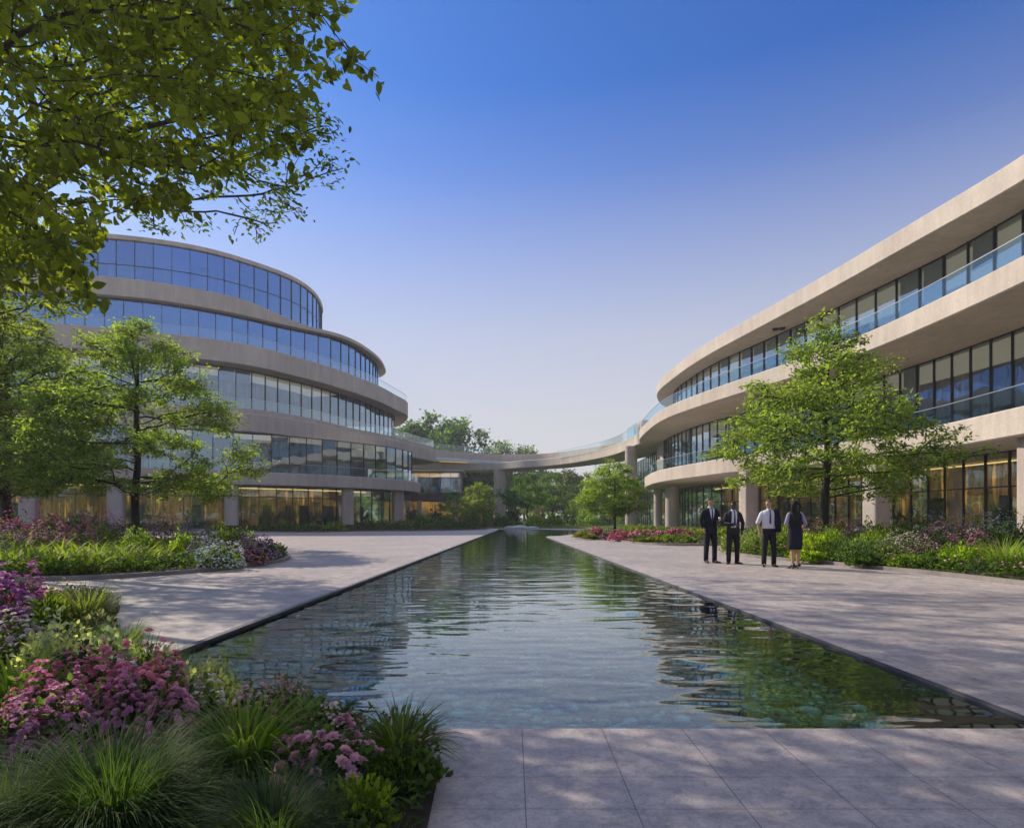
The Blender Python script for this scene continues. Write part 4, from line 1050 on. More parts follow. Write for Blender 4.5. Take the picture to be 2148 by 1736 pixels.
leafy(365, 4.0, 1398, 58, (.38, .42, .36), 'silver leaved mound between the cream mound and the rose flowers', fb, .042, 900, .6, .5)
for k, (x, Y, top, r, c, lab) in enumerate((
    (315, 3.72, 1398, 70, (0.800, 0.289, 0.341), 'rose red flower mound at the right end of the big flower mass'),
    (205, 3.72, 1392, 66, (0.770, 0.260, 0.361), 'deep pink flower mound in the big flower mass, left of the rose red one'),
    (95, 3.6, 1425, 64, (0.709, 0.248, 0.385), 'magenta flower mound at the left of the big flower mass below the lime leaves'),
    (365, 3.3, 1450, 48, (0.753, 0.358, 0.474), 'mauve pink flower mound directly above the large dark grass tuft, right side'),
    (255, 3.3, 1448, 62, (0.621, 0.248, 0.408), 'violet flower mound directly above the large dark grass tuft, left side'),
    (150, 3.2, 1470, 60, (0.577, 0.239, 0.399), 'purple flower mound left of the violet one'),
    (40, 3.1, 1500, 66, (0.525, 0.220, 0.361), 'dark purple flower mound at the left picture edge above the corner grass'))):
    flower_bush(x, Y, top, r, c, lab, fb, (.09, .14, .06), .021, 400, 900, .038)
flower_bush(250, 3.95, 1398, 40, (.8, .72, .66), 'white and cream blossoms peeping up behind the deep pink mound', fb, (.16, .22, .1), .017, 260, 700, .04)
flower_bush(430, 3.45, 1448, 44, (.8, .66, .62), 'pale blush blossoms between the mauve mound and the lime strap-leaved tuft', fb, (.16, .22, .1), .016, 260, 700, .04)
flower_bush(705, 3.55, 1490, 52, (.76, .56, .54), 'fine pale pink blossoms behind the shrub with large round flower heads', fb, (.14, .2, .1), .013, 260, 800, .035)
leafy(300, 4.35, 1368, 44, (.3, .36, .2), 'soft grey-green leaved mound behind the rose red flowers', fb, .045, 900, .5, .5)
leafy(75, 4.55, 1352, 44, (.36, .4, .3), 'pale green leaved mound above the lime broad-bladed tuft', fb, .05, 800, .55, .5)
tuft(25, 4.15, .55, (.2, .29, .03), 'lime broad-bladed tuft at the left edge above the magenta flowers', fb, 170, .022, (.1, 1.), 1.7, .08)
tuft(128, 4.2, .42, (.14, .22, .03), 'green broad-bladed tuft next to the lime one, above the deep pink flowers', fb, 170, .018, (.1, 1.), 1.7, .08)
flower_bush(40, 5.2, 1302, 60, (.75, .62, .58), 'mound of white and blush flower balls at the left edge below the purple bush', fb, (.08, .12, .06), .03, 200, 500, .05)
leafy(130, 5.1, 1312, 58, (.5, .52, .46), 'grey-white leaved mound right of the blush flower balls', fb, .05, 700, .65, .4)
leafy(225, 4.9, 1326, 58, (.42, .47, .42), 'pale silver leaved mound in the middle of the foreground bed edge', fb, .05, 750, .65, .4)
leafy(160, 4.5, 1372, 46, (.055, .05, .07), 'dark plum leaved mound above the deep pink flowers', fb, .05, 600, .6, .3)
tuft(255, 5.8, .42, (.15, .22, .05), 'light green grassy tuft at the bed edge under the grey rounded plants', fb, 420, .01, (.1, 1.), 1.4, .1)
tuft(305, 5.0, .36, (.17, .23, .06), 'yellow-green grassy tuft at the bed edge next to the paving corner', fb, 420, .008, (.1, 1.), 1.3, .1)
tuft(385, 4.6, .34, (.15, .2, .06), 'thin grassy tuft with brownish tips where the bed meets the pool wall', fb, 380, .006, (.05, .9), 1.2, .08)
flower_bush(22, 6.7, 1226, 66, (.5, .16, .42), 'dense purple flowering bush at the left picture edge', fb, (.08, .03, .08), .036, 620, 400, .05)
flower_bush(118, 7.3, 1240, 36, (.62, .34, .36), 'small dusty pink flowering plant right of the dense purple bush', fb, (.1, .14, .05), .025, 130, 600, .05)
tuft(178, 7.3, .62, (.2, .24, .11), 'pale feathery grass right of the dusty pink plant, at the far tip of the foreground bed', fb, 700, .010, (.05, .8), 1.2, .14)
leafy(105, 6.2, 1262, 38, (.1, .15, .03), 'green fern-like mound between the purple bush and the pale feathery grass', fb, .09, 600, .3, .9)
leafy(205, 6.9, 1290, 30, (.2, .22, .22), 'small blue-grey mound at the far tip of the foreground bed', fb, .06, 500, .5, .6)
flower_bush(60, 8.6, 1226, 45, (.6, .5, .4), 'pale tan flowering mound at the far left of the foreground bed, beyond the purple bush', fb, (.12, .15, .06), .02, 150, 600, .06)
leafy(0, 9.4, 1222, 55, (.1, .15, .04), 'green mound at the left edge beyond the purple bush', fb, .08, 700, .4, .7)

# left island bed
for a in ((435, 16.4, 1140, 34, (0.405, 0.330, 0.480), 'lilac-grey flowering mound right of the lime grasses', 1), (460, 15.7, 1152, 36, (0.655, 0.655, 0.630), 'silver white flowering mound at the front of the left bed', 1),
          (505, 17.0, 1140, 30, (0.405, 0.180, 0.405), 'dark mauve flowering mound in the left bed, right of the silver white one', 1), (545, 18.2, 1134, 28, (0.593, 0.343, 0.530), 'pink-lilac flowering mound at the right tip of the left bed', 1),
          (525, 17.0, 1158, 24, (0.655, 0.280, 0.305), 'small brownish pink flowering mound at the front of the right tip of the left bed', 1), (405, 19.5, 1110, 34, (0.180, 0.168, 0.255), 'dark blue-grey mound below the right side of the spreading tree', 1),
          (350, 21.5, 1098, 32, (0.718, 0.280, 0.405), 'pink flowering mound right of the spreading tree trunk', 1), (232, 21.5, 1095, 30, (0.750, 0.343, 0.443), 'rose flowering mound just left of the spreading tree trunk', 1),
          (170, 21, 1096, 34, (0.655, 0.205, 0.343), 'deep rose flowering mound two places left of the spreading tree trunk', 1), (100, 20, 1094, 36, (0.750, 0.280, 0.355), 'coral flowering mound at the back of the left bed', 1),
          (35, 18.0, 1094, 44, (0.718, 0.130, 0.405), 'bright magenta flowering mound at the left picture edge in the left bed', 1), (95, 17.5, 1112, 34, (0.750, 0.405, 0.455), 'salmon pink flowering mound above the lime grasses', 1),
          (165, 18.3, 1112, 34, (0.718, 0.255, 0.355), 'red-pink flowering mound above the lime grasses, right of the salmon one', 1), (18, 16.2, 1122, 30, (0.530, 0.280, 0.455), 'dusky mauve mound at the left edge just above the lime grasses', 1)):
    flower_bush(*a[:3], a[3] * 1.2, *a[4:6], lbg, (.1, .15, .055), .045, 520, 700, .08, big=False)
for a in ((470, 20.5, 1108, 30, (0.243, 0.318, 0.080), 'lime leafy shrub at the back of the left bed near the right tip', 0), (505, 20.4, 1116, 24, (0.193, 0.243, 0.130), 'sage green shrub at the back right tip of the left bed', 0),
          (290, 17.3, 1120, 34, (0.168, 0.243, 0.074), 'green shrub in front of the spreading tree trunk', 0), (215, 19, 1112, 32, (0.217, 0.292, 0.080), 'light green shrub in front of the rose flowers', 0),
          (385, 17.2, 1128, 28, (0.205, 0.292, 0.074), 'yellow-green shrub between the lime grasses and the lilac-grey mound', 0), (130, 24, 1090, 36, (0.155, 0.217, 0.068), 'green shrub behind the coral flowers', 0), (20, 23, 1088, 40, (0.155, 0.205, 0.080), 'green shrub at the left edge behind the magenta flowers', 0)):
    leafy(*a[:3], a[3] * 1.2, *a[4:6], lbg, .09, 1900, .45, .5, jit=.45)
# right bed
for a in ((1567, 23.6, 1112, 24, (.42, .36, .38), 'grey-pink flowering mound behind the second and third person'), (1762, 24.2, 1099, 26, (.62, .22, .2), 'coral flowering mound just right of the tree trunk'),
          (1710, 23.2, 1104, 20, (.6, .3, .3), 'pale coral flowering mound just left of the tree trunk'), (1905, 18.5, 1130, 42, (.55, .45, .42), 'white and blush flowering mound in the middle of the right bed'),
          (1935, 17, 1148, 38, (.2, .09, .1), 'dark maroon mound in front of the white and blush one'), (1985, 19.6, 1106, 52, (.68, .3, .38), 'large bright pink flowering mound in the right bed'),
          (2045, 18.2, 1126, 34, (.55, .2, .3), 'smaller rose flowering mound right of the large bright pink one'), (1965, 24, 1090, 40, (.34, .3, .42), 'lavender mound at the back of the right bed, left one of two'),
          (2040, 23.2, 1086, 42, (.36, .32, .46), 'lavender mound at the back of the right bed, right one of two'), (2105, 21.2, 1094, 34, (.68, .7, .66), 'white flowering mound near the right picture edge'),
          (1795, 21.5, 1114, 28, (.5, .3, .36), 'dusty pink flowering mound right of the coral one')):
    flower_bush(*a[:3], a[3] * 1.2, *a[4:6], rbg, (.1, .15, .06), .045, 560, 800, .075, big=False)
for a in ((1545, 22.6, 1122, 26, (0.247, 0.286, 0.195), 'sage green shrub behind the second person'), (1590, 21.6, 1118, 30, (0.195, 0.260, 0.156), 'grey-green shrub right beside the third person'),
          (1632, 20.5, 1125, 28, (0.143, 0.221, 0.052), 'green shrub between the third and fourth person'), (1700, 19.2, 1128, 36, (0.260, 0.360, 0.039), 'bright lime shrub right of the person in the dress'),
          (1745, 18.3, 1140, 34, (0.078, 0.130, 0.033), 'dark green rounded shrub right of the bright lime one'), (1795, 17.6, 1134, 44, (0.104, 0.169, 0.091), 'grey-green dense mound with fine leaves in the front of the right bed'),
          (1742, 21.2, 1112, 34, (0.221, 0.325, 0.052), 'light green fern-like shrub in front of the tree trunk'), (1860, 17.1, 1144, 36, (0.130, 0.182, 0.117), 'sage mound left of the dark maroon one'),
          (1840, 19.5, 1120, 32, (0.234, 0.338, 0.052), 'lime leafy shrub behind the grey-green dense mound'), (1870, 22, 1102, 34, (0.117, 0.169, 0.065), 'dark green shrub left of the large bright pink mound'),
          (1830, 24, 1098, 32, (0.182, 0.260, 0.052), 'green shrub at the back of the right bed behind the lime leafy one'), (1920, 22.5, 1100, 30, (0.156, 0.247, 0.046), 'mid green shrub between the dark green shrub and the lavender'),
          (2012, 15.2, 1150, 38, (0.221, 0.338, 0.039), 'lime rounded shrub at the kerb near the right picture edge'), (1900, 15.9, 1168, 26, (0.182, 0.286, 0.039), 'low lime shrub at the kerb in the middle of the right bed'),
          (1958, 15.6, 1164, 24, (0.091, 0.156, 0.046), 'low dark green shrub at the kerb left of the lime rounded one'), (2085, 18.4, 1116, 44, (0.104, 0.169, 0.046), 'wide dark green shrub behind the bright grass tuft'),
          (2140, 19.5, 1106, 36, (0.091, 0.143, 0.039), 'dark green shrub cut by the right picture edge'), (1640, 22.8, 1110, 26, (0.221, 0.312, 0.052), 'yellow-green shrub behind the person in the dress'),
          (1812, 16.3, 1166, 24, (0.065, 0.117, 0.039), 'low dark shrub at the kerb under the grey-green dense mound'), (1690, 17.9, 1158, 24, (0.234, 0.338, 0.039), 'low bright green shrub at the kerb right of the person in the dress')):
    leafy(*a[:3], a[3] * 1.25, *a[4:6], rbg, .085, 2200, .4, .5, jit=.45)
tuft(2108, 14.6, 1.0, (0.260, 0.360, 0.091), 'large bright arching grass tuft near the right picture edge', rbg, 900, .02, (.05, 1.0), 1.3, .3)
tuft(2150, 13.6, .7, (0.130, 0.208, 0.039), 'green grass tuft at the kerb cut by the right picture edge', rbg, 500, .02, (.05, 1.0), 1.3, .2)
tuft(1790, 20, 1.0, (0.260, 0.360, 0.052), 'lime fern tuft among the shrubs right of the tree trunk', rbg, 400, .04, (.1, 1.0), 1.5, .25)
# far bed
for k, (x, Y, top, r, c, lab) in enumerate((
    (1300, 34.5, 1117, 22, (.7, .12, .3), 'hot pink flowering mound, leftmost of the row in the far bed'), (1338, 33.5, 1117, 22, (.72, .2, .36), 'pink flowering mound, second of the row in the far bed'),
    (1376, 33.5, 1116, 22, (.7, .25, .38), 'light pink flowering mound in the middle of the row in the far bed'), (1412, 34, 1115, 20, (.66, .14, .3), 'deep pink flowering mound, fourth of the row in the far bed'),
    (1440, 34.5, 1117, 15, (.62, .12, .22), 'red-pink flowering mound at the right end of the row behind the first person'), (1252, 38, 1110, 13, (.62, .14, .24), 'small red-pink flowering mound at the left end of the far bed'),
    (1275, 36.5, 1120, 14, (.22, .07, .22), 'dark purple mound beside the hot pink one'))):
    flower_bush(x, Y, top, r, c, lab, rfg, (.1, .14, .05), .1, 220, 260, .14, big=False)
for k, (x, Y, top, r, c, lab) in enumerate((
    (1330, 39.5, 1104, 34, (.14, .22, .03), 'wide bright green mound in front of the small tree, right side'), (1372, 40, 1106, 28, (.1, .17, .03), 'green mound right of the wide bright one in the far bed'),
    (1222, 39, 1117, 20, (.17, .18, .07), 'olive mound at the left tip of the far bed'), (1238, 37, 1124, 16, (.11, .14, .05), 'low olive green mound at the front left tip of the far bed'),
    (1405, 32, 1126, 18, (.15, .2, .07), 'pale green mound at the front of the far bed'), (1370, 32, 1129, 14, (.2, .17, .08), 'tan low mound at the front of the far bed'),
    (1440, 31.5, 1128, 18, (.11, .17, .04), 'rounded green mound at the front of the far bed left of the first person'), (1460, 36, 1112, 24, (.2, .25, .07), 'yellowish mound behind the first person'),
    (1512, 36, 1110, 24, (.2, .26, .06), 'yellowish mound between the first and second person'), (1545, 34, 1114, 22, (.13, .18, .05), 'green mound behind the second person in the far bed'),
    (1515, 31.5, 1127, 16, (.08, .09, .07), 'dark low mound between the first and second person'), (1590, 36, 1108, 26, (.15, .2, .08), 'soft green mound behind the third person'),
    (1640, 37, 1104, 26, (.16, .22, .06), 'soft green mound in the far bed behind the fourth person'), (1310, 31.5, 1133, 0, None, ''), (1345, 31.8, 1131, 14, (.1, .16, .04), 'small green mound at the front of the pink row'))):
    if r: leafy(x, Y, top, r, c, lab, rfg, .13, 900, .45, .5)
# shrubs round the far end, under the bridge and along the left building
sg = 'clipped shrubs near the footbridge'
for k, (x, Y, top, r, c, lab) in enumerate((
    (1123, 92, 1081, 20, (0.256, 0.352, 0.048), 'yellow-green clipped dome right of the bridge pillar, left of a darker dome'), (1161, 90, 1082, 19, (0.160, 0.256, 0.048), 'green clipped dome in the lawn, right of the yellow-green one'),
    (1192, 102, 1061, 17, (0.112, 0.192, 0.048), 'tall rounded topiary behind the clipped domes'), (1242, 96, 1083, 18, (0.192, 0.304, 0.064), 'flat green dome left of the small tree'),
    (1274, 99, 1076, 15, (0.144, 0.240, 0.064), 'green dome behind the small tree trunk'), (1076, 98, 1070, 17, (0.080, 0.144, 0.048), 'dark bushy shrub right beside the bridge pillar'),
    (1130, 112, 1060, 14, (0.144, 0.128, 0.160), 'purple-grey rounded shrub behind the yellow-green dome'), (1222, 108, 1068, 14, (0.176, 0.288, 0.064), 'light green shrub behind the flat green dome'),
    (966, 104, 1052, 22, (0.144, 0.240, 0.048), 'broad layered shrub in front of the pavilion, left of the pillar'), (1010, 108, 1056, 22, (0.096, 0.176, 0.045), 'dark layered shrub just left of the bridge pillar'),
    (918, 92, 1068, 19, (0.048, 0.080, 0.035), 'nearly black round shrub before the lit pavilion window'), (865, 88, 1068, 14, (0.056, 0.096, 0.040), 'dark round shrub at the end of the left building'),
    (1030, 84, 1074, 24, (0.080, 0.144, 0.048), 'dark wide shrub at the foot of the bridge pillar'), (985, 80, 1078, 26, (0.080, 0.136, 0.045), 'dark spreading shrub at the pool side, left of the pillar foot'),
    (935, 77, 1082, 26, (0.096, 0.160, 0.048), 'dark spreading shrub midway between the left building and the pillar'), (888, 74, 1084, 24, (0.096, 0.176, 0.048), 'dark spreading shrub before the end of the left building'),
    (1300, 104, 1072, 16, (0.128, 0.224, 0.064), 'green shrub left of the tall round pillar foot'), (1055, 90, 1086, 16, (0.096, 0.160, 0.064), 'low dark shrub right of the pillar foot'))):
    leafy(x, Y, top, r, c, lab, sg, .24, 1100, .6, .3, 'clipped_shrub')
wg = 'low shrubs along the left building'
for k, (x, Y, top, r, c) in enumerate(((845, 66, 1094, 20, (0.096, 0.160, 0.048)), (805, 64, 1097, 18, (0.080, 0.144, 0.048)), (770, 62, 1094, 18, (0.072, 0.120, 0.048)), (700, 58, 1100, 26, (0.128, 0.208, 0.048)), (650, 58, 1102, 24, (0.096, 0.160, 0.048)), (600, 59, 1100, 22, (0.080, 0.144, 0.048)), (560, 60, 1101, 18, (0.080, 0.128, 0.040)))):
    leafy(x, Y, top, r, c, ('rightmost low shrub at the foot of the left building, by its rounded end', 'low shrub at the foot of the left building, second from its rounded end', 'dark low shrub left of the last front column of the left building', 'brightest and widest low shrub before the left building glass', 'low shrub before the left building glass, left of the brightest one', 'low dark shrub before the left building glass, second from the left', 'leftmost low dark shrub before the left building glass, right of the island bed')[k], wg, .3, 420, .5, .3, 'low_shrub')
# rock cascade at the far end
def rock(name, loc, sc, label, group, seed):
    rs = np.random.RandomState(seed); v = ICO_V.copy(); n_ = 1 + .16 * np.sin(v[:, :1] * 5 + seed) * np.cos(v[:, 1:2] * 4) + .06 * rs.randn(len(v), 1)
    v = v * n_ * np.array(sc); me = mesh_np(name, v, ICO_F, None, True); o = link(name, me, rock_m); o.location = (*loc, .05); tag(o, label, 'rock', group); return o
rock_m = M_stone('pale_rock', (.4, .42, .44), (.65, .67, .7), .8, .7, .5, 3, False)
for k, (x, Y, s, lab) in enumerate(((1090, 77, (1.1, .8, .3), 'largest pale boulder at the far end of the pool'), (1116, 76, (.9, .7, .2), 'flat pale boulder right of the largest one at the far end of the pool'), (1070, 76.5, (.8, .6, .2), 'low pale boulder left of the largest one at the far end of the pool'))):
    rock('boulder', G(x, Y), s, lab, 'boulders at the far end of the pool', k)

# ================================================================== PEOPLE
skin_w = M_plain('light_skin', (.5, .27, .18), .5, noise=.05); skin_d = M_plain('dark_skin', (.09, .045, .03), .5, noise=.05)
navy = M_plain('navy_wool', (.006, .008, .019), .85, noise=.2, scale=60); char = M_plain('charcoal_wool', (.018, .019, .026), .85, noise=.2, scale=60); blackw = M_plain('black_wool', (.01, .011, .016), .85, noise=.2, scale=60)
white = M_plain('white_shirt', (.68, .69, .76), .8, noise=.05, scale=30); tie_m = M_plain('navy_tie', (.02, .028, .07), .5); shoe_m = M_plain('black_leather', (.012, .012, .013), .3)
hair_b = M_plain('brown_hair', (.05, .025, .014), .6, noise=.3, scale=80); hair_k = M_plain('black_hair', (.012, .009, .009), .85, noise=.3, scale=80); eye_m = M_plain('eye', (.02, .02, .02), .2)
def skinned(name, verts, edges, material, parent, sub=1):
    me = bpy.data.meshes.new(name); me.from_pydata([v[0] for v in verts], edges, [])
    o = bpy.data.objects.new(name, me); COL.objects.link(o)
    md = o.modifiers.new('s', 'SKIN'); md.use_smooth_shade = True
    if not me.skin_vertices: me.skin_vertices.new()
    for sv, v in zip(me.skin_vertices[0].data, verts): sv.radius = v[1] if isinstance(v[1], tuple) else (v[1], v[1])
    me.skin_vertices[0].data[0].use_root = True
    sb = o.modifiers.new('u', 'SUBSURF'); sb.levels = sub; sb.render_levels = sub
    dg = bpy.context.evaluated_depsgraph_get(); new = bpy.data.meshes.new_from_object(o.evaluated_get(dg))
    o.modifiers.clear(); o.data = new; new.materials.clear(); new.materials.append(material); new.name = name
    for p in new.polygons: p.use_smooth = True
    o.parent = parent; return o
TORSO = [(.80, .172, .118), (.95, .178, .12), (1.08, .158, .108), (1.2, .17, .115), (1.32, .19, .12), (1.41, .197, .108), (1.46, .15, .085), (1.495, .075, .065)]
def tr(z): return (np.interp(z, [t[0] for t in TORSO], [t[1] for t in TORSO]), np.interp(z, [t[0] for t in TORSO], [t[2] for t in TORSO]))
def front_patch(rows, off, m, name, parent, n=6):
    """rows: (z, xl, xr) laid on the chest"""
    mb = MB(); vs = []
    for z, a, b in rows:
        rx, ry = tr(z)
        for k in range(n + 1):
            x = a + (b - a) * k / n; q = max(0, 1 - (x / rx) ** 2); vs.append((x, -ry * math.sqrt(q) - off, z))
    fs = [(i * (n + 1) + k, (i + 1) * (n + 1) + k, (i + 1) * (n + 1) + k + 1, i * (n + 1) + k + 1) for i in range(len(rows) - 1) for k in range(n)]
    back = [(x, y + .006, z) for x, y, z in vs]
    mb.add(vs, [f[::-1] for f in fs], 0, True); mb.add(back, fs, 0, True); return mb.build(name, m, parent)
def add_hand(V, Eg, w, wr, d, side, palm_in):
    """palm, four unequal curled fingers and a thumb from the side of the palm"""
    d = Vector(d).normalized(); s = Vector(side).normalized(); c = Vector(palm_in).normalized()
    b = len(V); p = Vector(wr) + d * .05; V.append((tuple(p), (.03, .017))); Eg.append((w, b))
    k = len(V); V.append((tuple(p + d * .035), (.033, .015))); Eg.append((b, k))
    for i, L in enumerate((.062, .07, .066, .05)):
        st = p + d * .05 + s * (-.026 + .0175 * i); a = len(V)
        V.append((tuple(st), .0085)); V.append((tuple(st + d * L * .5 + c * .008), .008)); V.append((tuple(st + d * L * .8 + c * .03), .007))
        Eg += [(k, a), (a, a + 1), (a + 1, a + 2)]
    a = len(V); V.append((tuple(p - s * .035 + c * .008 + d * .005), .011)); V.append((tuple(p - s * .05 + c * .022 + d * .035), .009)); Eg += [(b, a), (a, a + 1)]
def shoe(mb, ank, yaw, heel=0.):
    ca, sa = math.cos(yaw), math.sin(yaw); rows = []
    n = 10
    for y, w, z0, h in ((.075, .03, heel, .055), (.05, .038, heel, .085), (-.02, .04, heel * .8, .075), (-.10, .045, heel * .15, .05), (-.16, .042, 0, .04), (-.205, .022, 0, .025)):
        for k in range(n):
            a = 2 * math.pi * k / n; x = w * math.cos(a); z = z0 + .004 + h * (.5 + .5 * math.sin(a))
            rows.append((ank[0] + x * ca - y * sa, ank[1] + x * sa + y * ca, z))
    fs = [(i * n + k, i * n + (k + 1) % n, (i + 1) * n + (k + 1) % n, (i + 1) * n + k) for i in range(5) for k in range(n)] + [tuple(range(n))[::-1], tuple(50 + k for k in range(n))]
    mb.add(rows, fs, 0, True)
    if heel: mb.tube([(ank[0] - .055 * -sa, ank[1] + .055 * ca, 0), (ank[0] - .055 * -sa, ank[1] + .055 * ca, heel + .02)], [.008, .016], 6)
def person(px, Y, height, yaw, label, sk, arms, hair, head_turn=0, legs=((.105, 0, .12), (-.105, 0, -.12)), woman=False):
    """arms: {side: (elbow, wrist, hand dir)}; faces -Y before turning"""
    o = empty('person', (*G(px, Y), 0), label, 'person', 'people talking in a group on the plaza'); s = height / 1.78; o.scale = (s, s, s); o.rotation_euler.z = yaw
    V = []; Eg = []
    def v(p, r): V.append((tuple(p), r)); return len(V) - 1
    wd = .85 if woman else 1
    pel = v((0, 0, .96), (.14, .1)); wst = v((0, 0, 1.1), (.125 * wd, .09)); chs = v((0, 0, 1.3), (.155 * wd, .1)); nb = v((0, .005, 1.44), (.075, .06)); nk = v((0, .0, 1.51), (.05, .052))
    ct, st_ = math.cos(head_turn), math.sin(head_turn); R = lambda x, y, z: (x * ct - y * st_, x * st_ + y * ct, z)
    h1 = v(R(0, -.02, 1.575), (.056, .066)); h2 = v(R(0, -.012, 1.65), (.074, .09)); h3 = v(R(0, .0, 1.715), (.062, .078))
    Eg += [(pel, wst), (wst, chs), (chs, nb), (nb, nk), (nk, h1), (h1, h2), (h2, h3)]
    no = v(R(0, -.108, 1.635), .012); Eg.append((h2, no))
    for e in (-1, 1): k = v(R(e * .078, .005, 1.64), .013); Eg.append((h2, k))
    for (ax, ay, _) in legs:
        sg_ = 1 if ax > 0 else -1
        hp = v((sg_ * .085, 0, .87), (.088, .09)); kn = v((ax * .98, ay * .5 - .015, .5), (.058, .06)); cf = v((ax, ay * .8 + .01, .33), (.05, .055)); an = v((ax, ay + .01, .085), (.034, .038)); te = v((ax, ay - .1, .03), (.035, .02))
        Eg += [(pel, hp), (hp, kn), (kn, cf), (cf, an), (an, te)]
    for sd, (el, wr, hd) in arms.items():
        sh = v((sd * (.17 * wd), 0, 1.41), .05); e = v(el, .04); w = v(wr, (.027, .024)); Eg += [(chs, sh), (sh, e), (e, w)]
        hd = Vector(hd).normalized(); sidev = hd.cross(Vector((sd, 0, 0))); sidev = sidev if sidev.length > .2 else Vector((0, 1, 0))
        add_hand(V, Eg, w, wr, hd, sidev, (-sd, 0, 0))
    skinned('body', V, Eg, sk, o)
    for e in (-1, 1):
        mb = MB(); c = R(e * .03, -.094, 1.655); vv = ICO1_V * .009 + np.array(c); mb.add([tuple(q) for q in vv], [tuple(f) for f in ICO1_F], 0, True); mb.build('eye', eye_m, o)
    mb = MB(); mb.tube([R(-.024, -.084, 1.592), R(0, -.092, 1.59), R(.024, -.084, 1.592)], [.003, .006, .003], 6); mb.build('mouth', M_plain('lips', (.3, .1, .09), .5), o)
    # hair cap
    vv = ICO_V * np.array([.088, .106, .094]); vv = vv[:, :]; keep = lambda c: (c[2] > .028 - .35 * c[1]) if not woman else (c[2] > .03 or c[1] > -.02)
    fs = [tuple(f) for f in ICO_F if keep(vv[f].mean(0))]
    vv = vv + np.array([0, .006, 1.668]); mb = MB(); mb.add([R(*q) for q in vv], fs, 0, True)
    if woman:
        mb.tube([R(0, .05, 1.70), R(0, .085, 1.62), R(.0, .12, 1.48), (0.01, .135, 1.34), (.01, .135, 1.22), (.01, .12, 1.12)], [(.065, .045), (.08, .045), (.085, .04), (.076, .034), (.055, .026), (.015, .01)], 12)
    mb.build('hair', hair, o)
    return o, R
def torso_mesh(z0, z1, infl=0., steps=None, prof=TORSO, wd=1.):
    mb = MB(); zs = [t[0] for t in prof if z0 < t[0] < z1]; zs = [z0] + zs + [z1]
    rx = [float(np.interp(z, [t[0] for t in prof], [t[1] for t in prof])) * wd + infl for z in zs]; ry = [float(np.interp(z, [t[0] for t in prof], [t[2] for t in prof])) + infl for z in zs]
    mb.tube([(0, 0, z) for z in zs], list(zip(rx, ry)), 20); return mb
def sleeve(mb, sd, el, wr, r=(.066, .057, .045), upto=1.):
    a = Vector((sd * .165, 0, 1.425)); e = Vector(el); w = Vector(wr); w = e + (w - e) * upto
    mid = (a + e) / 2; mb.tube([a - Vector((sd * .03, 0, -.005)), a + (e - a) * .15, mid, e - (e - a) * .08, e + (w - e) * .12, w], [r[0] * .8, r[0], (r[0] + r[1]) / 2, r[1], r[1] * .98, r[2]], 12)
def trousers(o, m, legs):
    mb = MB(); mb.tube([(0, 0, 1.04), (0, 0, .96), (0, 0, .88), (0, .0, .8)], [(.155, .108), (.172, .118), (.172, .12), (.13, .1)], 18)
    for (ax, ay, _) in legs:
        sg_ = 1 if ax > 0 else -1
        mb.tube([(sg_ * .083, 0, .9), (sg_ * .09, 0, .74), (ax * .97, ay * .5 - .012, .5), (ax, ay * .85 + .006, .25), (ax, ay + .01, .06)], [(.09, .105), (.09, .1), (.072, .08), (.064, .075), (.06, .075)], 14)
    mb.build('trousers', m, o)
def shoes(o, legs, heel=0.):
    for ax, ay, yw in legs:
        mb = MB(); shoe(mb, (ax, ay), yw, heel); mb.build('shoe', shoe_m, o)
L1 = ((.115, -.02, .5), (-.11, .02, -.1)); L2 = ((.11, .0, .45), (-.125, .0, -.6)); L3 = ((.125, .0, .25), (-.12, .02, -.3)); L4 = ((.075, .03, .25), (-.075, -.02, .35))
# first: dark suit, cup
A1 = {1: ((.27, .03, 1.13), (.15, -.21, 1.14), (-.2, -.9, .25)), -1: ((-.265, .03, 1.15), (-.235, -.1, .95), (.05, -.25, -1))}
o, R = person(1490, 18.2, 1.86, .12, 'tall person in a navy suit and tie holding a white cup, leftmost of the group', skin_w, A1, hair_b, .55, L1)
trousers(o, navy, L1); shoes(o, L1)
mb = torso_mesh(.78, 1.485, .012)
for sd in (-1, 1): sleeve(mb, sd, A1[sd][0], A1[sd][1])
mb.build('jacket', navy, o)
front_patch([(1.13, -.012, .012), (1.2, -.03, .03), (1.3, -.052, .05), (1.4, -.068, .066), (1.455, -.07, .07), (1.49, -.055, .055)], .0165, white, 'shirt', o)
front_patch([(1.12, -.016, .016), (1.17, -.026, .026), (1.35, -.018, .018), (1.44, -.013, .013), (1.465, -.02, .02), (1.49, -.018, .018)], .024, tie_m, 'tie', o, 2)
mb = MB(); mb.tube([(0, .01, 1.46), (0, .005, 1.525)], [.068, .06], 14); mb.build('collar', white, o)
cup = MB(); cup.tube([(0, 0, -.045), (0, 0, .0), (0, 0, .05)], [.028, .034, .04], 14); cq = Vector((.13, -.30, 1.185)) * (1.86 / 1.78); cq.rotate(Matrix.Rotation(.12, 3, 'Z'))
cp = cup.build('cup', M_plain('white_porcelain', (.8, .8, .8), .3)); cp.location = Vector((*G(1490, 18.2), 0)) + cq; tag(cp, 'small white cup held by the leftmost person', 'cup')
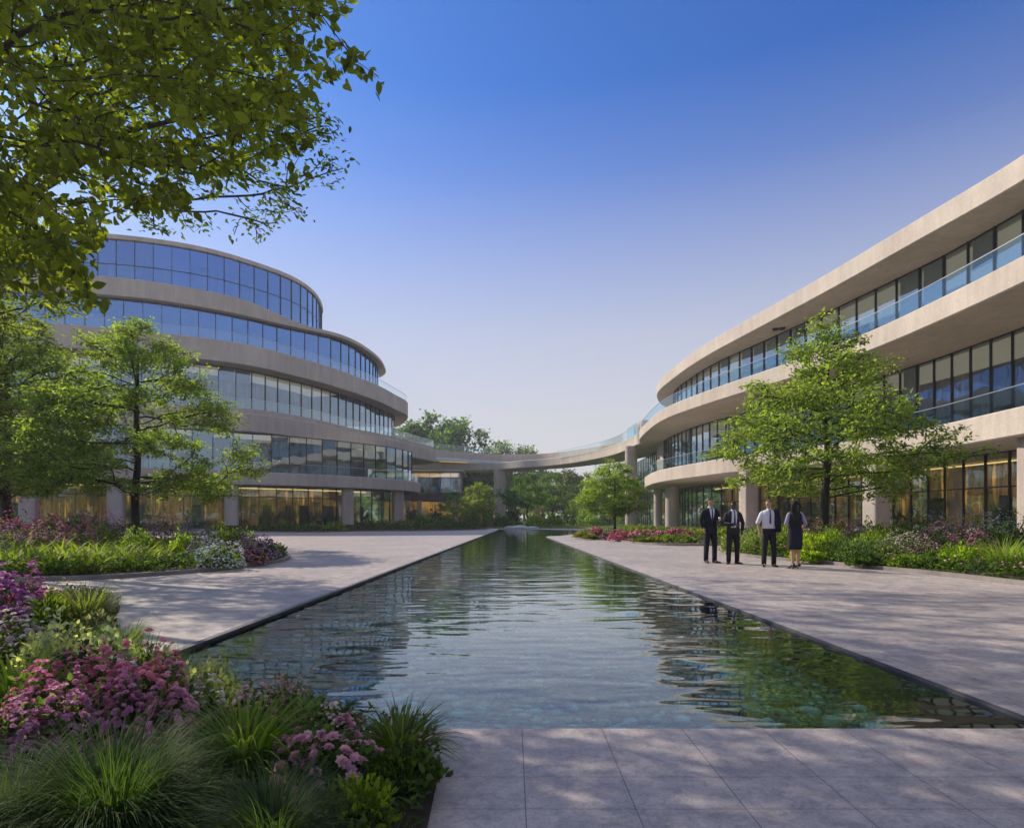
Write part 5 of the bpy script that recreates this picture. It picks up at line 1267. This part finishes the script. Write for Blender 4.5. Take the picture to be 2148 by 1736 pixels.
# second: charcoal suit open
A2 = {1: ((.29, .05, 1.13), (.235, -.04, .93), (-.1, -.1, -1)), -1: ((-.26, .03, 1.14), (-.06, -.21, 1.09), (.9, -.3, .05))}
o, R = person(1538, 17.8, 1.755, .0, 'person in an open charcoal suit with one hand in a pocket, second of the group', skin_d, A2, hair_k, -.3, L2)
trousers(o, blackw, L2); shoes(o, L2)
mb = torso_mesh(.86, 1.485, .012)
for sd in (-1, 1): sleeve(mb, sd, A2[sd][0], A2[sd][1])
mb.build('jacket', char, o)
front_patch([(1.02, -.10, .035), (1.1, -.1, .05), (1.2, -.085, .06), (1.3, -.08, .065), (1.4, -.078, .07), (1.455, -.07, .07), (1.49, -.055, .055)], .0165, white, 'shirt', o)
front_patch([(1.1, -.016, .016), (1.15, -.028, .026), (1.35, -.018, .018), (1.44, -.013, .013), (1.465, -.02, .02), (1.49, -.018, .018)], .024, tie_m, 'tie', o, 2)
mb = MB(); mb.tube([(0, .01, 1.46), (0, .005, 1.525)], [.068, .06], 14); mb.build('collar', white, o)
# third: white shirt, jacket over one shoulder
A3 = {1: ((.27, .03, 1.15), (.25, -.04, .93), (0, -.1, -1)), -1: ((-.275, .02, 1.15), (-.25, -.03, .9), (0, -.1, -1))}
o, R = person(1613, 16.8, 1.77, -.1, 'person in a white shirt, dark jacket over one shoulder, third in the group', skin_w, A3, M_plain('light_brown_hair', (.16, .08, .05), .6, noise=.3, scale=80), -1.0, L3)
trousers(o, blackw, L3); shoes(o, L3)
mb = torso_mesh(1.0, 1.485, .006)
sleeve(mb, 1, *A3[1][:2], (.06, .053, .04)); sleeve(mb, -1, *A3[-1][:2], (.064, .06, .055), .12)
mb.build('shirt', white, o)
front_patch([(1.12, -.012, .012), (1.15, -.024, .024), (1.35, -.018, .018), (1.44, -.013, .013), (1.465, -.02, .02), (1.49, -.018, .018)], .012, tie_m, 'tie', o, 2)
mb = MB(); mb.tube([(0, .01, 1.46), (0, .005, 1.525)], [.066, .06], 14); mb.build('collar', white, o)
mb = MB(); mb.tube([(.16, 0, 1.505), (.17, 0, 1.46), (.185, 0, 1.3), (.2, .0, 1.1), (.22, .01, .95), (.22, .01, .9)], [(.07, .07), (.1, .125), (.115, .14), (.105, .135), (.1, .11), (.09, .1)], 14); mb.build('jacket', navy, o)
# fourth: dress, from behind
A4 = {1: ((.235, .02, 1.15), (.16, -.16, 1.1), (-.3, -1, 0)), -1: ((-.25, .03, 1.16), (-.235, -.12, 1.06), (0, -.5, -1))}
o, R = person(1668, 16.05, 1.735, math.pi - .05, 'person with long dark hair in a navy dress, seen from behind, rightmost of the group', skin_w, A4, hair_k, -.6, L4, True)
DR = [(.5, .155, .115), (.62, .168, .122), (.9, .178, .13), (1.0, .165, .12), (1.12, .13, .1), (1.3, .16, .118), (1.4, .15, .1), (1.455, .1, .075)]
mb = torso_mesh(.5, 1.455, .012, prof=DR); mb.build('dress', navy, o)
mb = MB()
for sd in (-1, 1): sleeve(mb, sd * .93, A4[sd][0], A4[sd][1], (.048, .05, .045), .25)
mb.build('blouse', M_plain('pale_blouse', (.32, .3, .42), .8, noise=.05), o)
shoes(o, L4, .06)

# the air: pale even haze round the whole place, the sky outside it
hm, hnt = mat('air_haze'); hn = N(hnt)
vol = hn('ShaderNodeVolumePrincipled', {'Color': (.86, .9, 1., 1), 'Density': HAZE, 'Anisotropy': .3})
hn('ShaderNodeOutputMaterial', {'Volume': vol.outputs[0]})
hb = MB(); hb.box((0, 0, 18), (900, 900, 40)); tag(hb.build('haze', hm), kind='stuff')

# ================================================================== SKY, SUN, CAMERA
W = bpy.data.worlds.new('World'); S.world = W; W.use_nodes = True; nt = W.node_tree
for n_ in list(nt.nodes): nt.nodes.remove(n_)
n = N(nt)
SUN_DIR = Vector((-.79, .61, 0)).normalized(); EL = math.radians(35)
sky = n('ShaderNodeTexSky', sky_type='NISHITA', sun_disc=False, sun_elevation=EL, sun_rotation=math.atan2(SUN_DIR.x, SUN_DIR.y), altitude=0., air_density=1.0, dust_density=.6, ozone_density=2.5)
dz = n('ShaderNodeSeparateXYZ', {0: n('ShaderNodeTexCoord').outputs['Generated']}).outputs[2]
hs = n('ShaderNodeHueSaturation', {'Hue': .508, 'Saturation': 1.12, 'Value': 1., 'Color': sky.outputs[0]}).outputs[0]
hs = mixc(n, 1., hs, (.38, .72, 1.14), 'MULTIPLY')
k = ramp(n, dz, [(0, (.97,) * 3), (.15, (.85,) * 3), (.27, (.66,) * 3), (.38, (.36,) * 3), (.47, (.12,) * 3), (.56, (0,) * 3)])   # bright haze towards the horizon
hs = mixc(n, k, hs, (5.3, 5.05, 4.85))
k2 = ramp(n, dz, [(0, (0,) * 3), (.67, (0,) * 3), (.85, (.8,) * 3), (1, (.85,) * 3)])   # pale veil added overhead, out of view, to lift the ambient light
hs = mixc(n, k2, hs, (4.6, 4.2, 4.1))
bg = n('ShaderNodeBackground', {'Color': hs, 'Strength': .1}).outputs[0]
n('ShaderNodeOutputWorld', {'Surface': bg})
sd = bpy.data.lights.new('sun', 'SUN'); sd.energy = 3.9; sd.angle = math.radians(.53); sd.color = (1., .86, .69)
so = bpy.data.objects.new('sun', sd); COL.objects.link(so)
v = Vector((SUN_DIR.x * math.cos(EL), SUN_DIR.y * math.cos(EL), math.sin(EL))); so.rotation_euler = v.to_track_quat('Z', 'Y').to_euler(); so.location = v * 60
cd = bpy.data.cameras.new('camera'); cam = bpy.data.objects.new('camera', cd); COL.objects.link(cam); S.camera = cam
cam.location = (0, 0, H); cam.rotation_euler = (math.pi / 2, 0, 0); cd.sensor_width = 36; cd.lens = 36 * F / 2148; cd.shift_y = 217 / 2148; cd.clip_end = 4000; cd.clip_start = .05
S.view_settings.view_transform = 'Standard'; S.view_settings.look = 'None'; S.view_settings.gamma = 1; S.view_settings.exposure = .47
S.cycles.use_denoising = True; S.cycles.max_bounces = 8; S.cycles.transparent_max_bounces = 24; S.cycles.diffuse_bounces = 4; S.cycles.glossy_bounces = 3; S.cycles.transmission_bounces = 3
S.cycles.caustics_reflective = False; S.cycles.caustics_refractive = False; S.cycles.sample_clamp_indirect = 6
